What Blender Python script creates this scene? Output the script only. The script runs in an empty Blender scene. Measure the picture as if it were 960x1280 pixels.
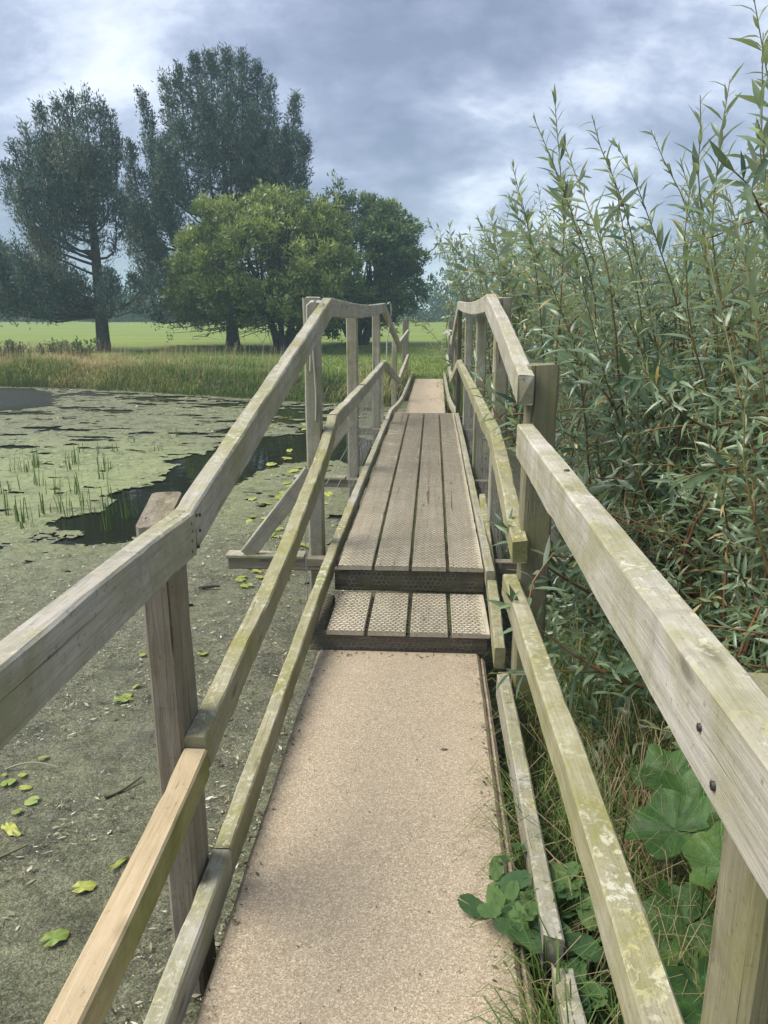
import bpy, math, random
import numpy as np
from mathutils import Vector, Matrix

sc = bpy.context.scene
COL = sc.collection
PI = math.pi

# ------------------------------------------------------------------ camera
EYE = 1.55
cam_d = bpy.data.cameras.new('camera'); cam = bpy.data.objects.new('camera', cam_d); COL.objects.link(cam)
cam.location = (0, 0, EYE)
cam.rotation_euler = (math.radians(90 - 14.93), 0, math.radians(3.57))
cam_d.sensor_fit = 'VERTICAL'; cam_d.sensor_height = 36; cam_d.lens = 27
cam_d.clip_start = 0.05; cam_d.clip_end = 3000
sc.camera = cam

# ------------------------------------------------------------------ sky, sun, exposure
SUN_EL, SUN_AZ = 55, -95          # azimuth from +Y (away from the camera), negative = left
w = bpy.data.worlds.new('World'); sc.world = w; w.use_nodes = True
nt = w.node_tree; nt.nodes.clear()
def N(nt, typ, **kw):
    n = nt.nodes.new(typ)
    for k, v in kw.items(): setattr(n, k, v)
    return n
def L(nt, a, b): nt.links.new(a, b)
def mth(nt, op, a, b=None, clamp=False):
    n = nt.nodes.new('ShaderNodeMath'); n.operation = op; n.use_clamp = clamp
    for i, v in enumerate((a, b)):
        if v is None: continue
        if isinstance(v, (int, float)): n.inputs[i].default_value = v
        else: nt.links.new(v, n.inputs[i])
    return n.outputs[0]
def ramp(nt, fac, stops, interp='LINEAR'):
    n = nt.nodes.new('ShaderNodeValToRGB'); n.color_ramp.interpolation = interp
    e = n.color_ramp.elements
    while len(e) < len(stops): e.new(0.5)
    for i, (p, c) in enumerate(stops):
        e[i].position = p
        e[i].color = (c, c, c, 1) if isinstance(c, (int, float)) else (*c, 1)
    if fac is not None: nt.links.new(fac, n.inputs[0])
    return n.outputs[0]
def mixc(nt, fac, a, b, blend='MIX'):
    n = nt.nodes.new('ShaderNodeMix'); n.data_type = 'RGBA'; n.blend_type = blend
    for k, v in ((0, fac), (6, a), (7, b)):
        if isinstance(v, (int, float)): n.inputs[k].default_value = v
        elif isinstance(v, tuple): n.inputs[k].default_value = (*v, 1)
        else: nt.links.new(v, n.inputs[k])
    return n.outputs[2]
def noise(nt, vec, scale, detail=4, rough=0.55, dist=0.0):
    n = nt.nodes.new('ShaderNodeTexNoise')
    n.inputs['Scale'].default_value = scale; n.inputs['Detail'].default_value = detail
    n.inputs['Roughness'].default_value = rough; n.inputs['Distortion'].default_value = dist
    if vec is not None: nt.links.new(vec, n.inputs['Vector'])
    return n.outputs[0]
def mapping(nt, vec, scale=(1, 1, 1), loc=(0, 0, 0)):
    n = nt.nodes.new('ShaderNodeMapping')
    n.inputs['Scale'].default_value = scale; n.inputs['Location'].default_value = loc
    nt.links.new(vec, n.inputs['Vector']); return n.outputs[0]

sky = N(nt, 'ShaderNodeTexSky', sky_type='NISHITA', sun_disc=False)
sky.sun_elevation = math.radians(SUN_EL); sky.sun_rotation = math.radians(SUN_AZ)
bg_sky = N(nt, 'ShaderNodeBackground'); bg_sky.inputs[1].default_value = 0.09
L(nt, sky.outputs[0], bg_sky.inputs[0])
tc = N(nt, 'ShaderNodeTexCoord')
sep = N(nt, 'ShaderNodeSeparateXYZ'); L(nt, tc.outputs['Generated'], sep.inputs[0])
zz = mth(nt, 'ADD', mth(nt, 'MAXIMUM', sep.outputs[2], 0.0), 0.60)
com = N(nt, 'ShaderNodeCombineXYZ')
L(nt, mth(nt, 'DIVIDE', sep.outputs[0], zz), com.inputs[0]); L(nt, mth(nt, 'DIVIDE', sep.outputs[1], zz), com.inputs[1])
cv = mapping(nt, com.outputs[0], (1.9, 2.0, 1), (9.3, 4.4, 0))
big = noise(nt, cv, 0.8, 9, 0.55, 0.15)
fine = noise(nt, mapping(nt, cv, (1.6, 2.2, 1), (7, 3, 0)), 2.1, 9, 0.62, 0.1)
cl = mth(nt, 'ADD', mth(nt, 'MULTIPLY', big, 0.66), mth(nt, 'MULTIPLY', fine, 0.34))
ccol = ramp(nt, cl, [(0.40, (0.064, 0.077, 0.113)), (0.46, (0.090, 0.104, 0.146)), (0.51, (0.128, 0.145, 0.190)), (0.55, (0.185, 0.203, 0.243)), (0.63, (0.27, 0.285, 0.312))])
bg_cl = N(nt, 'ShaderNodeBackground'); bg_cl.inputs[1].default_value = 1.0
L(nt, ccol, bg_cl.inputs[0])
mx = N(nt, 'ShaderNodeMixShader'); mx.inputs[0].default_value = 0.94
L(nt, bg_sky.outputs[0], mx.inputs[1]); L(nt, bg_cl.outputs[0], mx.inputs[2])
wo = N(nt, 'ShaderNodeOutputWorld'); L(nt, mx.outputs[0], wo.inputs[0])

sun_d = bpy.data.lights.new('sun', 'SUN'); sun_d.energy = 1.5; sun_d.angle = math.radians(40); sun_d.color = (1, 0.94, 0.83)
sun = bpy.data.objects.new('sun', sun_d); COL.objects.link(sun)
_el, _az = math.radians(SUN_EL), math.radians(SUN_AZ)
sdir = Vector((math.sin(_az) * math.cos(_el), math.cos(_az) * math.cos(_el), math.sin(_el)))
sun.rotation_euler = sdir.to_track_quat('Z', 'Y').to_euler()
sun.location = (-8, 6, 12)

vs = sc.view_settings
vs.view_transform = 'Standard'; vs.look = 'None'; vs.gamma = 1; vs.use_curve_mapping = False; vs.exposure = 2.0
sc.cycles.max_bounces = 6; sc.cycles.diffuse_bounces = 3; sc.cycles.transmission_bounces = 3; sc.cycles.glossy_bounces = 2
sc.cycles.volume_bounces = 1; sc.cycles.caustics_reflective = False; sc.cycles.caustics_refractive = False
sc.cycles.use_denoising = True

# ------------------------------------------------------------------ pixel -> place helpers (960 x 1280 photograph)
_p, _y = math.radians(14.93), math.radians(3.57)
FW = np.array([-math.sin(_y) * math.cos(_p), math.cos(_y) * math.cos(_p), -math.sin(_p)])
RT = np.array([math.cos(_y), math.sin(_y), 0.0]); UP = np.cross(RT, FW)
EYEP = np.array([0, 0, EYE])
def ray(x, y): return RT * (x - 480) / 960. - UP * (y - 640) / 960. + FW
def on_z(x, y, z): r = ray(x, y); return EYEP + r * ((z - EYE) / r[2])
def on_y(x, y, d): r = ray(x, y); return EYEP + r * (d / r[1])
def to_px(P):
    d = np.atleast_2d(P) - EYEP; z = np.maximum(d @ FW, 1e-3)
    return np.stack([480 + 960 * (d @ RT) / z, 640 - 960 * (d @ UP) / z, z], 1)

# ------------------------------------------------------------------ numpy noise
def _hash(ix, iy, seed):
    h = (ix.astype(np.int64) * 374761393 + iy.astype(np.int64) * 668265263 + seed * 1442695041) & 0xffffffff
    h = ((h ^ (h >> 13)) * 1274126177) & 0xffffffff
    return ((h ^ (h >> 16)) & 0xffff) / 65535.0
def vnoise(x, y, seed=0):
    x = np.asarray(x, float); y = np.asarray(y, float)
    ix = np.floor(x); iy = np.floor(y); fx = x - ix; fy = y - iy
    fx = fx * fx * (3 - 2 * fx); fy = fy * fy * (3 - 2 * fy)
    a = _hash(ix, iy, seed); b = _hash(ix + 1, iy, seed); c = _hash(ix, iy + 1, seed); d = _hash(ix + 1, iy + 1, seed)
    return (a * (1 - fx) + b * fx) * (1 - fy) + (c * (1 - fx) + d * fx) * fy
def fbm(x, y, seed=0, o=4):
    s = 0; a = 0.5; t = 0
    for k in range(o):
        s = s + a * vnoise(x * 2 ** k, y * 2 ** k, seed + k * 17); t += a; a *= 0.5
    return s / t

# ------------------------------------------------------------------ mesh helpers
class Acc:
    """gathers vertices and faces (any size) with one tint value for each face"""
    def __init__(s): s.v = []; s.f = {3: [], 4: []}; s.t = {3: [], 4: []}; s.n = 0
    def add(s, V, F, tint=0.5):
        V = np.asarray(V, float).reshape(-1, 3); F = np.asarray(F, np.int64)
        k = F.shape[1]; s.v.append(V); s.f[k].append(F + s.n)
        s.t[k].append(np.broadcast_to(np.asarray(tint, float), (len(F),)).copy())
        return len(V)
    def push(s, V, faces, tints):
        for F, t in zip(faces, tints): 
            F = np.asarray(F, np.int64); s.f[F.shape[1]].append(F + s.n)
            s.t[F.shape[1]].append(np.broadcast_to(np.asarray(t, float), (len(F),)).copy())
        V = np.asarray(V, float).reshape(-1, 3); s.v.append(V); s.n += len(V)
    def mesh(s, name, mats, smooth=False, origin=(0, 0, 0)):
        V = np.concatenate(s.v) - np.asarray(origin)
        idx = []; tot = []; tint = []
        for k in (3, 4):
            if s.f[k]:
                F = np.concatenate(s.f[k]); idx.append(F.ravel()); tot.append(np.full(len(F), k)); tint.append(np.concatenate(s.t[k]))
        idx = np.concatenate(idx); tot = np.concatenate(tot); tint = np.concatenate(tint)
        me = bpy.data.meshes.new(name)
        me.vertices.add(len(V)); me.vertices.foreach_set('co', V.astype(np.float32).ravel())
        me.loops.add(len(idx)); me.loops.foreach_set('vertex_index', idx.astype(np.int32))
        me.polygons.add(len(tot))
        st = np.zeros(len(tot), np.int32); st[1:] = np.cumsum(tot)[:-1]
        me.polygons.foreach_set('loop_start', st)
        if smooth: me.polygons.foreach_set('use_smooth', np.ones(len(tot), bool))
        at = me.attributes.new('tint', 'FLOAT', 'FACE'); at.data.foreach_set('value', tint.astype(np.float32))
        me.update(calc_edges=True); me.validate()
        me.materials.append(mats)
        return me

MATW = {}      # world matrices of the empties and parents
def link(name, me, parent=None, mat4=None):
    o = bpy.data.objects.new(name, me); COL.objects.link(o)
    M = mat4 if mat4 is not None else Matrix.Identity(4)
    if parent is not None:
        o.parent = parent; o.matrix_basis = MATW[parent.name].inverted() @ M
    else: o.matrix_basis = M
    MATW[o.name] = M.copy()
    return o
def tag(o, label=None, cat=None, group=None, kind=None):
    if label: o['label'] = label
    if cat: o['category'] = cat
    if group: o['group'] = group
    if kind: o['kind'] = kind
    return o
def thing(name, loc, label, cat, group=None):
    return tag(link(name, None, None, Matrix.Translation(Vector(loc))), label, cat, group)
def acc_obj(name, acc, mat, parent=None, origin=(0, 0, 0), smooth=False):
    return link(name, acc.mesh(name, mat, smooth, origin), parent, Matrix.Translation(Vector(origin)))

def resample(pts, seg):
    pts = [np.asarray(p, float) for p in pts]; out = [pts[0]]
    n = len(pts)
    for i in range(n - 1):
        p0 = pts[max(i - 1, 0)]; p1 = pts[i]; p2 = pts[i + 1]; p3 = pts[min(i + 2, n - 1)]
        k = max(1, int(round(np.linalg.norm(p2 - p1) / seg)))
        for j in range(1, k + 1):
            t = j / k
            if n == 2: out.append(p1 + (p2 - p1) * t)
            else: out.append(0.5 * (2 * p1 + (p2 - p0) * t + (2 * p0 - 5 * p1 + 4 * p2 - p3) * t * t + (3 * p1 - p0 - 3 * p2 + p3) * t ** 3))
    return np.array(out)

def board(name, pts, w, h, mat, parent, seed=1, top=True, ch=0.005, seg=0.14, wob=0.0018, jag=0.0, end_cut=None):
    """a sawn board along pts (its top centre line); w across, h deep; local X runs along the grain"""
    rg = np.random.default_rng(seed); wob = wob * .4
    P = resample(pts, seg * .5); n = len(P)
    ker = np.array([1, 2, 3, 2, 1]) / 9.
    def smooth_n(sh): 
        q = rg.normal(0, 1, (n + 4,) + sh); return sum(k * q[i:i + n] for i, k in enumerate(ker)) * 1.8
    warp = smooth_n((4, 2)) * wob * 1.3; warp = np.repeat(warp, 2, 1)[:, [7, 0, 1, 2, 3, 4, 5, 6]]
    fineq = rg.normal(0, wob * .5, (n, 8, 2))
    chip = np.repeat((rg.random((n, 4)) < .07) * rg.uniform(.04, .16, (n, 4)), 2, 1)[:, [7, 0, 1, 2, 3, 4, 5, 6]]
    d = P[-1] - P[0]; d = d / np.linalg.norm(d)
    vert = abs(d[2]) > 0.9
    ref = np.array([0, -1.0, 0]) if vert else np.array([0, 0, 1.0])
    prof = np.array([(-w / 2 + ch, -h / 2), (w / 2 - ch, -h / 2), (w / 2, -h / 2 + ch), (w / 2, h / 2 - ch), (w / 2 - ch, h / 2), (-w / 2 + ch, h / 2), (-w / 2, h / 2 - ch), (-w / 2, -h / 2 + ch)])
    V = []
    for i in range(n):
        t = P[min(i + 1, n - 1)] - P[max(i - 1, 0)]; t /= np.linalg.norm(t)
        lat = np.cross(t, ref); lat /= np.linalg.norm(lat); up = np.cross(lat, t)
        c = P[i] - (up * h / 2 if (top and not vert) else 0)
        q = (prof + warp[i] + fineq[i]) * (1 - chip[i][:, None] * min(1.0, .05 / max(w, h)))
        r = c + q[:, :1] * lat + q[:, 1:] * up
        if jag and i in (0, n - 1): r = r + t * rg.uniform(-jag, jag, (8, 1))
        if end_cut and i == n - 1: r = r + t * (q[:, 1:] / h + 0.0) * end_cut
        V.append(r)
    V = np.array(V)
    lat0 = np.cross(d, ref); lat0 /= np.linalg.norm(lat0); up0 = np.cross(lat0, d)
    M = Matrix(((d[0], -lat0[0], up0[0], P[0][0]), (d[1], -lat0[1], up0[1], P[0][1]), (d[2], -lat0[2], up0[2], P[0][2]), (0, 0, 0, 1)))
    B = np.stack([d, -lat0, up0], 1)
    Vl = ((V - P[0]) @ B).reshape(-1, 3)
    faces = []
    for i in range(n - 1):
        for k in range(8):
            a = i * 8 + k; b = i * 8 + (k + 1) % 8
            faces.append((a, b, b + 8, a + 8))
    faces.append(tuple(range(7, -1, -1))); faces.append(tuple(range((n - 1) * 8, n * 8)))
    me = bpy.data.meshes.new(name); me.from_pydata(Vl.tolist(), [], faces); me.update()
    me.materials.append(mat)
    import bmesh
    bm = bmesh.new(); bm.from_mesh(me); bmesh.ops.recalc_face_normals(bm, faces=bm.faces); bm.to_mesh(me); bm.free()
    return link(name, me, parent, M)

def tube(acc, pts, radii, sides=5, tint=0.5):
    P = np.asarray(pts, float); n = len(P); R = np.broadcast_to(np.asarray(radii, float), (n,))
    T = np.gradient(P, axis=0); T /= np.linalg.norm(T, axis=1)[:, None] + 1e-9
    ref = np.where(np.abs(T[:, 2:3]) > 0.9, np.array([[1.0, 0, 0]]), np.array([[0, 0, 1.0]]))
    ref = np.broadcast_to(ref[n // 2], T.shape)
    A = np.cross(T, ref); A /= np.linalg.norm(A, axis=1)[:, None] + 1e-9
    Bv = np.cross(T, A)
    a = np.arange(sides) * 2 * PI / sides
    V = P[:, None] + R[:, None, None] * (np.cos(a)[None, :, None] * A[:, None] + np.sin(a)[None, :, None] * Bv[:, None])
    i, k = np.meshgrid(np.arange(n - 1), np.arange(sides), indexing='ij')
    F = np.stack([i * sides + k, i * sides + (k + 1) % sides, (i + 1) * sides + (k + 1) % sides, (i + 1) * sides + k], -1).reshape(-1, 4)
    acc.push(V.reshape(-1, 3), [F], [tint])

def unit(v): return v / (np.linalg.norm(v, axis=-1, keepdims=True) + 1e-9)

def leaves(acc, P, D, Nn, ln, hw, tint, fine=False, droop=0.15):
    """many lance-shaped leaves: base P, direction D, facing Nn, length ln, half width hw (all arrays)"""
    m = len(P); D = unit(D); S = unit(np.cross(D, Nn)); U = np.cross(S, D)
    ln = np.broadcast_to(ln, (m,))[:, None]; hw = np.broadcast_to(hw, (m,))[:, None]; dr = np.broadcast_to(droop, (m,))[:, None]
    def at(t, sd, lift=0.0):
        return P + D * ln * t + S * hw * sd + U * (ln * (-dr * t * t) + hw * lift)
    if fine:
        V = np.stack([at(0, 0), at(.3, -.85, .3), at(.3, 0), at(.3, .85, .3), at(.62, -.8, .3), at(.62, 0), at(.62, .8, .3), at(1, 0)], 1)
        o = (np.arange(m) * 8)[:, None]
        T = np.concatenate([o + np.array(x) for x in ((0, 2, 1), (0, 3, 2), (4, 5, 7), (5, 6, 7))])
        Q = np.concatenate([o + np.array(x) for x in ((1, 2, 5, 4), (2, 3, 6, 5))])
        acc.push(V.reshape(-1, 3), [T, Q], [np.tile(tint, 4), np.tile(tint, 2)])
    else:
        V = np.stack([at(0, 0), at(.4, -1), at(.4, 1), at(1, 0)], 1)
        o = (np.arange(m) * 4)[:, None]
        Q = o + np.array((0, 2, 3, 1))
        acc.push(V.reshape(-1, 3), [Q], [tint])

def blades(acc, B, h, wd, az, lean, tint, curl=0.5):
    """grass blades: base B, height h, width wd, lean direction az and amount"""
    m = len(B); dirv = np.stack([np.cos(az), np.sin(az), np.zeros(m)], 1); side = np.stack([-np.sin(az), np.cos(az), np.zeros(m)], 1)
    h = h[:, None]; l = lean[:, None]; wd = wd[:, None]; up = np.array([[0, 0, 1.0]])
    p1 = B + up * h * .5 + dirv * h * l * .25; p2 = B + up * h * (.92 - .25 * l * curl) + dirv * h * l * .62
    p3 = B + up * h * (1.0 - .75 * l * curl) + dirv * h * l * 1.05
    V = np.stack([B - side * wd / 2, B + side * wd / 2, p1 - side * wd * .45, p1 + side * wd * .45, p2 - side * wd * .28, p2 + side * wd * .28, p3], 1)
    o = (np.arange(m) * 7)[:, None]
    Q = np.concatenate([o + np.array((0, 1, 3, 2)), o + np.array((2, 3, 5, 4))]); T = o + np.array((4, 5, 6))
    acc.push(V.reshape(-1, 3), [T, Q], [tint, np.tile(tint, 2)])

# ------------------------------------------------------------------ materials
def new_mat(name):
    m = bpy.data.materials.new(name); m.use_nodes = True; nt = m.node_tree; nt.nodes.clear()
    out = N(nt, 'ShaderNodeOutputMaterial'); b = N(nt, 'ShaderNodeBsdfPrincipled'); L(nt, b.outputs[0], out.inputs[0])
    return m, nt, b, out
def bump(nt, b, h, strength, dist=0.01):
    n = N(nt, 'ShaderNodeBump'); n.inputs['Strength'].default_value = strength; n.inputs['Distance'].default_value = dist
    L(nt, h, n.inputs['Height']); L(nt, n.outputs[0], b.inputs['Normal'])

def wood(name, dark, mid, light, lichen=0.5, green=0.4, tan=None, stain=0.5, fine_rel=0.7, top_g=1.0, side_g=0.85, side_tint=None):
    m, nt, b, out = new_mat(name)
    tc = N(nt, 'ShaderNodeTexCoord'); oi = N(nt, 'ShaderNodeObjectInfo')
    off = N(nt, 'ShaderNodeVectorMath', operation='SCALE'); off.inputs[0].default_value = (31.7, 17.3, 23.9)
    L(nt, oi.outputs['Random'], off.inputs['Scale'])
    va = N(nt, 'ShaderNodeVectorMath', operation='ADD'); L(nt, tc.outputs['Object'], va.inputs[0]); L(nt, off.outputs[0], va.inputs[1])
    v = va.outputs[0]
    grain = noise(nt, mapping(nt, v, (1.6, 34, 34)), 1.0, 8, 0.68, 0.6)
    fine = noise(nt, mapping(nt, v, (9, 190, 190)), 1.0, 4, 0.65, 0.3)
    g = mth(nt, 'ADD', mth(nt, 'MULTIPLY', grain, 0.62), mth(nt, 'MULTIPLY', fine, 0.38))
    col = ramp(nt, g, [(0.30, dark), (0.47, mid), (0.66, light)])
    blot = noise(nt, v, 5.0, 6, 0.6, 0.3)
    col = mixc(nt, ramp(nt, blot, [(0.35, 0.0), (0.7, 0.55)]), col, tuple(x * 0.72 for x in mid))
    # cracks and checks along the grain
    crack = ramp(nt, noise(nt, mapping(nt, v, (0.9, 55, 55), (3, 9, 1)), 1.0, 3, 0.5, 0.8), [(0.27, 1.0), (0.335, 0.0)])
    col = mixc(nt, mth(nt, 'MULTIPLY', crack, 0.8), col, tuple(x * 0.3 for x in dark))
    kv = N(nt, 'ShaderNodeTexVoronoi'); kv.inputs['Scale'].default_value = 1.0; L(nt, mapping(nt, v, (2.6, 9, 9), (4, 1, 2)), kv.inputs['Vector'])
    kn = ramp(nt, kv.outputs['Distance'], [(0.05, 1.0), (0.13, 0.0)])
    col = mixc(nt, mth(nt, 'MULTIPLY', kn, 0.75), col, tuple(x * 0.45 for x in dark))
    spk = ramp(nt, noise(nt, v, 70, 5, 0.7), [(0.6, 0.0), (0.68, 1.0)])
    col = mixc(nt, mth(nt, 'MULTIPLY', spk, 0.6), col, tuple(x * 0.5 for x in dark))
    # water stains that run across the face
    st = ramp(nt, noise(nt, mapping(nt, v, (11, 2.5, 2.5), (5, 2, 8)), 1.0, 4, 0.6), [(0.56, 0.0), (0.72, 1.0)])
    col = mixc(nt, mth(nt, 'MULTIPLY', st, stain), col, tuple(x * 0.5 for x in mid))
    geo = N(nt, 'ShaderNodeNewGeometry'); sp = N(nt, 'ShaderNodeSeparateXYZ'); L(nt, geo.outputs['Normal'], sp.inputs[0])
    topf = ramp(nt, sp.outputs[2], [(0.35, 0.0), (0.8, 1.0)])
    # green algae in patches, stronger where rain lies
    gn = ramp(nt, noise(nt, v, 3.4, 7, 0.68, 0.6), [(0.40, 0.0), (0.62, 1.0)])
    gf = mth(nt, 'MULTIPLY', gn, mth(nt, 'ADD', mth(nt, 'MULTIPLY', topf, top_g - side_g), side_g))
    col = mixc(nt, mth(nt, 'MULTIPLY', gf, green), col, (0.21, 0.205, 0.07))
    if side_tint:
        sf = mth(nt, 'MULTIPLY', mth(nt, 'SUBTRACT', 1.0, topf), ramp(nt, noise(nt, v, 2.6, 5, 0.6), [(0.25, 0.35), (0.6, 0.95)]))
        col = mixc(nt, sf, col, side_tint, 'MULTIPLY')
    # crusty pale lichen
    ln = ramp(nt, noise(nt, v, 36, 6, 0.74, 0.4), [(0.50, 0.0), (0.58, 1.0)])
    lb = ramp(nt, noise(nt, v, 4.1, 4, 0.6), [(0.36, 0.0), (0.6, 1.0)])
    lf = mth(nt, 'MULTIPLY', mth(nt, 'MULTIPLY', ln, lb), mth(nt, 'ADD', mth(nt, 'MULTIPLY', topf, 0.8), 0.2))
    lcol = mixc(nt, ramp(nt, noise(nt, v, 11, 3), [(0.4, 0.0), (0.62, 1.0)]), (0.50, 0.49, 0.40), (0.37, 0.35, 0.17))
    col = mixc(nt, mth(nt, 'MULTIPLY', lf, lichen, True), col, lcol)
    L(nt, col, b.inputs['Base Color']); b.inputs['Roughness'].default_value = 0.86; b.inputs['Specular IOR Level'].default_value = 0.25
    hh = mth(nt, 'SUBTRACT', mth(nt, 'ADD', g, mth(nt, 'MULTIPLY', lf, 0.25)), mth(nt, 'MULTIPLY', crack, 0.7))
    bump(nt, b, hh, fine_rel, 0.006)
    return m

WOOD = wood('weathered_wood', (0.155, 0.14, 0.115), (0.36, 0.34, 0.295), (0.53, 0.51, 0.46), 1.1, 0.72)
WOODG = wood('mossy_wood', (0.13, 0.12, 0.075), (0.31, 0.29, 0.2), (0.46, 0.43, 0.32), 1.0, 0.9)
WOODP = wood('pale_weathered_wood', (0.18, 0.165, 0.14), (0.41, 0.385, 0.34), (0.57, 0.55, 0.50), 0.95, 0.65)
WOODN = wood('newer_wood', (0.29, 0.215, 0.125), (0.44, 0.345, 0.22), (0.55, 0.45, 0.31), 0.05, 0.95, stain=0.2, fine_rel=0.35, top_g=0.12, side_g=1.0, side_tint=(0.72, 0.86, 0.52))
POSTW = wood('post_wood', (0.08, 0.063, 0.048), (0.215, 0.18, 0.145), (0.36, 0.33, 0.285), 0.35, 0.3, fine_rel=1.0)
POSTG = wood('green_post_wood', (0.085, 0.078, 0.048), (0.20, 0.185, 0.12), (0.30, 0.285, 0.2), 0.3, 0.7)
PLANK = wood('deck_wood', (0.27, 0.235, 0.17), (0.53, 0.475, 0.37), (0.68, 0.62, 0.50), 0.35, 0.15, stain=0.3)
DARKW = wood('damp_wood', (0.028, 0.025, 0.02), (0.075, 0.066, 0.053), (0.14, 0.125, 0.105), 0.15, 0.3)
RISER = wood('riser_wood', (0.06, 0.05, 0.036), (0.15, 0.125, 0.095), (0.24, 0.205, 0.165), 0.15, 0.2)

def simple(name, col, rough=0.7, metal=0.0, var=0.25, scale=30):
    m, nt, b, out = new_mat(name)
    tc = N(nt, 'ShaderNodeTexCoord')
    n = noise(nt, tc.outputs['Object'], scale, 4)
    c = mixc(nt, ramp(nt, n, [(0.3, 0.0), (0.7, 1.0)]), tuple(x * (1 - var) for x in col), tuple(min(1, x * (1 + var)) for x in col))
    L(nt, c, b.inputs['Base Color']); b.inputs['Roughness'].default_value = rough; b.inputs['Metallic'].default_value = metal
    return m
WIRE = simple('galvanised_wire', (0.27, 0.27, 0.25), 0.55, 0.3)
WIRED = simple('rusted_wire', (0.12, 0.10, 0.075), 0.6, 0.2)
ROPE = simple('rope', (0.42, 0.43, 0.36), 0.9, 0, 0.3, 200)
NAIL = simple('iron', (0.05, 0.047, 0.045), 0.6, 0.6)
BARK = simple('bark', (0.06, 0.05, 0.042), 0.95, 0, 0.5, 14)
BARKB = simple('brown_bark', (0.13, 0.095, 0.07), 0.95, 0, 0.5, 14)
ROCK = simple('stone', (0.33, 0.30, 0.25), 0.9, 0, 0.3, 9)

def leafmat(name, stops, rough=0.5, transl=0.3, back=None, spec=0.4, bumpy=0.0, veins=0):
    m, nt, b, out = new_mat(name)
    a = N(nt, 'ShaderNodeAttribute', attribute_name='tint')
    col = ramp(nt, a.outputs['Fac'], stops)
    if bumpy:
        tc = N(nt, 'ShaderNodeTexCoord')
        vn = noise(nt, tc.outputs['Object'], 26, 5, 0.6, 0.5)
        col = mixc(nt, ramp(nt, vn, [(0.35, 0.0), (0.7, 0.5)]), col, tuple(min(1, x * 1.7) for x in stops[1][1]))
        hgt = vn
        if veins:
            sx = N(nt, 'ShaderNodeSeparateXYZ'); L(nt, tc.outputs['Object'], sx.inputs[0])
            an = mth(nt, 'ADD', mth(nt, 'ARCTAN2', sx.outputs[1], sx.outputs[0]), mth(nt, 'MULTIPLY', vn, .25))
            sn = mth(nt, 'ABSOLUTE', mth(nt, 'SINE', mth(nt, 'MULTIPLY', an, veins)))
            vm = ramp(nt, sn, [(0.0, 1.0), (0.16, 0.0)])
            vo = N(nt, 'ShaderNodeTexVoronoi', feature='DISTANCE_TO_EDGE'); vo.inputs['Scale'].default_value = 60; L(nt, tc.outputs['Object'], vo.inputs['Vector'])
            vm2 = ramp(nt, vo.outputs['Distance'], [(0.0, .16), (0.10, 0.0)])
            col = mixc(nt, mth(nt, 'MAXIMUM', vm, vm2), col, tuple(min(1, x * 2.2) for x in stops[1][1]))
            hgt = mth(nt, 'SUBTRACT', vn, mth(nt, 'MULTIPLY', mth(nt, 'MAXIMUM', vm, vm2), .6))
        bump(nt, b, hgt, bumpy, 0.01)
    if back:
        g = N(nt, 'ShaderNodeNewGeometry'); col = mixc(nt, mth(nt, 'MULTIPLY', g.outputs['Backfacing'], 0.75), col, back)
    L(nt, col, b.inputs['Base Color']); b.inputs['Roughness'].default_value = rough; b.inputs['Specular IOR Level'].default_value = spec
    if transl:
        t = N(nt, 'ShaderNodeBsdfTranslucent'); L(nt, mixc(nt, 1.0, col, (1.15, 1.2, 0.6), 'MULTIPLY'), t.inputs[0])
        mxs = N(nt, 'ShaderNodeMixShader'); mxs.inputs[0].default_value = transl
        L(nt, b.outputs[0], mxs.inputs[1]); L(nt, t.outputs[0], mxs.inputs[2]); L(nt, mxs.outputs[0], out.inputs[0])
    return m
WILLOW = leafmat('willow_leaf', [(0.0, (0.06, 0.115, 0.07)), (0.5, (0.18, 0.26, 0.14)), (0.9, (0.30, 0.37, 0.20)), (1.0, (0.42, 0.33, 0.13))], 0.34, 0.26, (0.36, 0.42, 0.34), 0.7)
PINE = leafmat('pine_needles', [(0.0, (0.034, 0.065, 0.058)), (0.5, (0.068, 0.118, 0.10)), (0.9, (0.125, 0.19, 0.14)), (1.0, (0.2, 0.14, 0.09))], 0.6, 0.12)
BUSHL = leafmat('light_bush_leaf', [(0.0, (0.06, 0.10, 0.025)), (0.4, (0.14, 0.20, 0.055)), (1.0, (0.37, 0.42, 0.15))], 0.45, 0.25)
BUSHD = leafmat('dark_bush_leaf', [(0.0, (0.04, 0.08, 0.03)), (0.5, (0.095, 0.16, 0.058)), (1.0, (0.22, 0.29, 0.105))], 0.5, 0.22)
HEDGE = leafmat('hedge_leaf', [(0.0, (0.03, 0.055, 0.03)), (0.5, (0.05, 0.085, 0.042)), (1.0, (0.10, 0.14, 0.06))], 0.6, 0.15)
GRASS = leafmat('grass_blade', [(0.0, (0.045, 0.095, 0.02)), (0.35, (0.11, 0.185, 0.04)), (0.6, (0.24, 0.25, 0.085)), (0.8, (0.44, 0.36, 0.2)), (1.0, (0.46, 0.32, 0.22))], 0.6, 0.25)
LILY = leafmat('lily_leaf', [(0.0, (0.07, 0.15, 0.04)), (0.5, (0.20, 0.26, 0.05)), (1.0, (0.42, 0.41, 0.09))], 0.35, 0.1, bumpy=0.25)
BUTTER = leafmat('butterbur_leaf', [(0.0, (0.03, 0.075, 0.02)), (0.5, (0.06, 0.125, 0.03)), (1.0, (0.16, 0.23, 0.05))], 0.5, 0.2, bumpy=0.45, veins=6.5)
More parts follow.
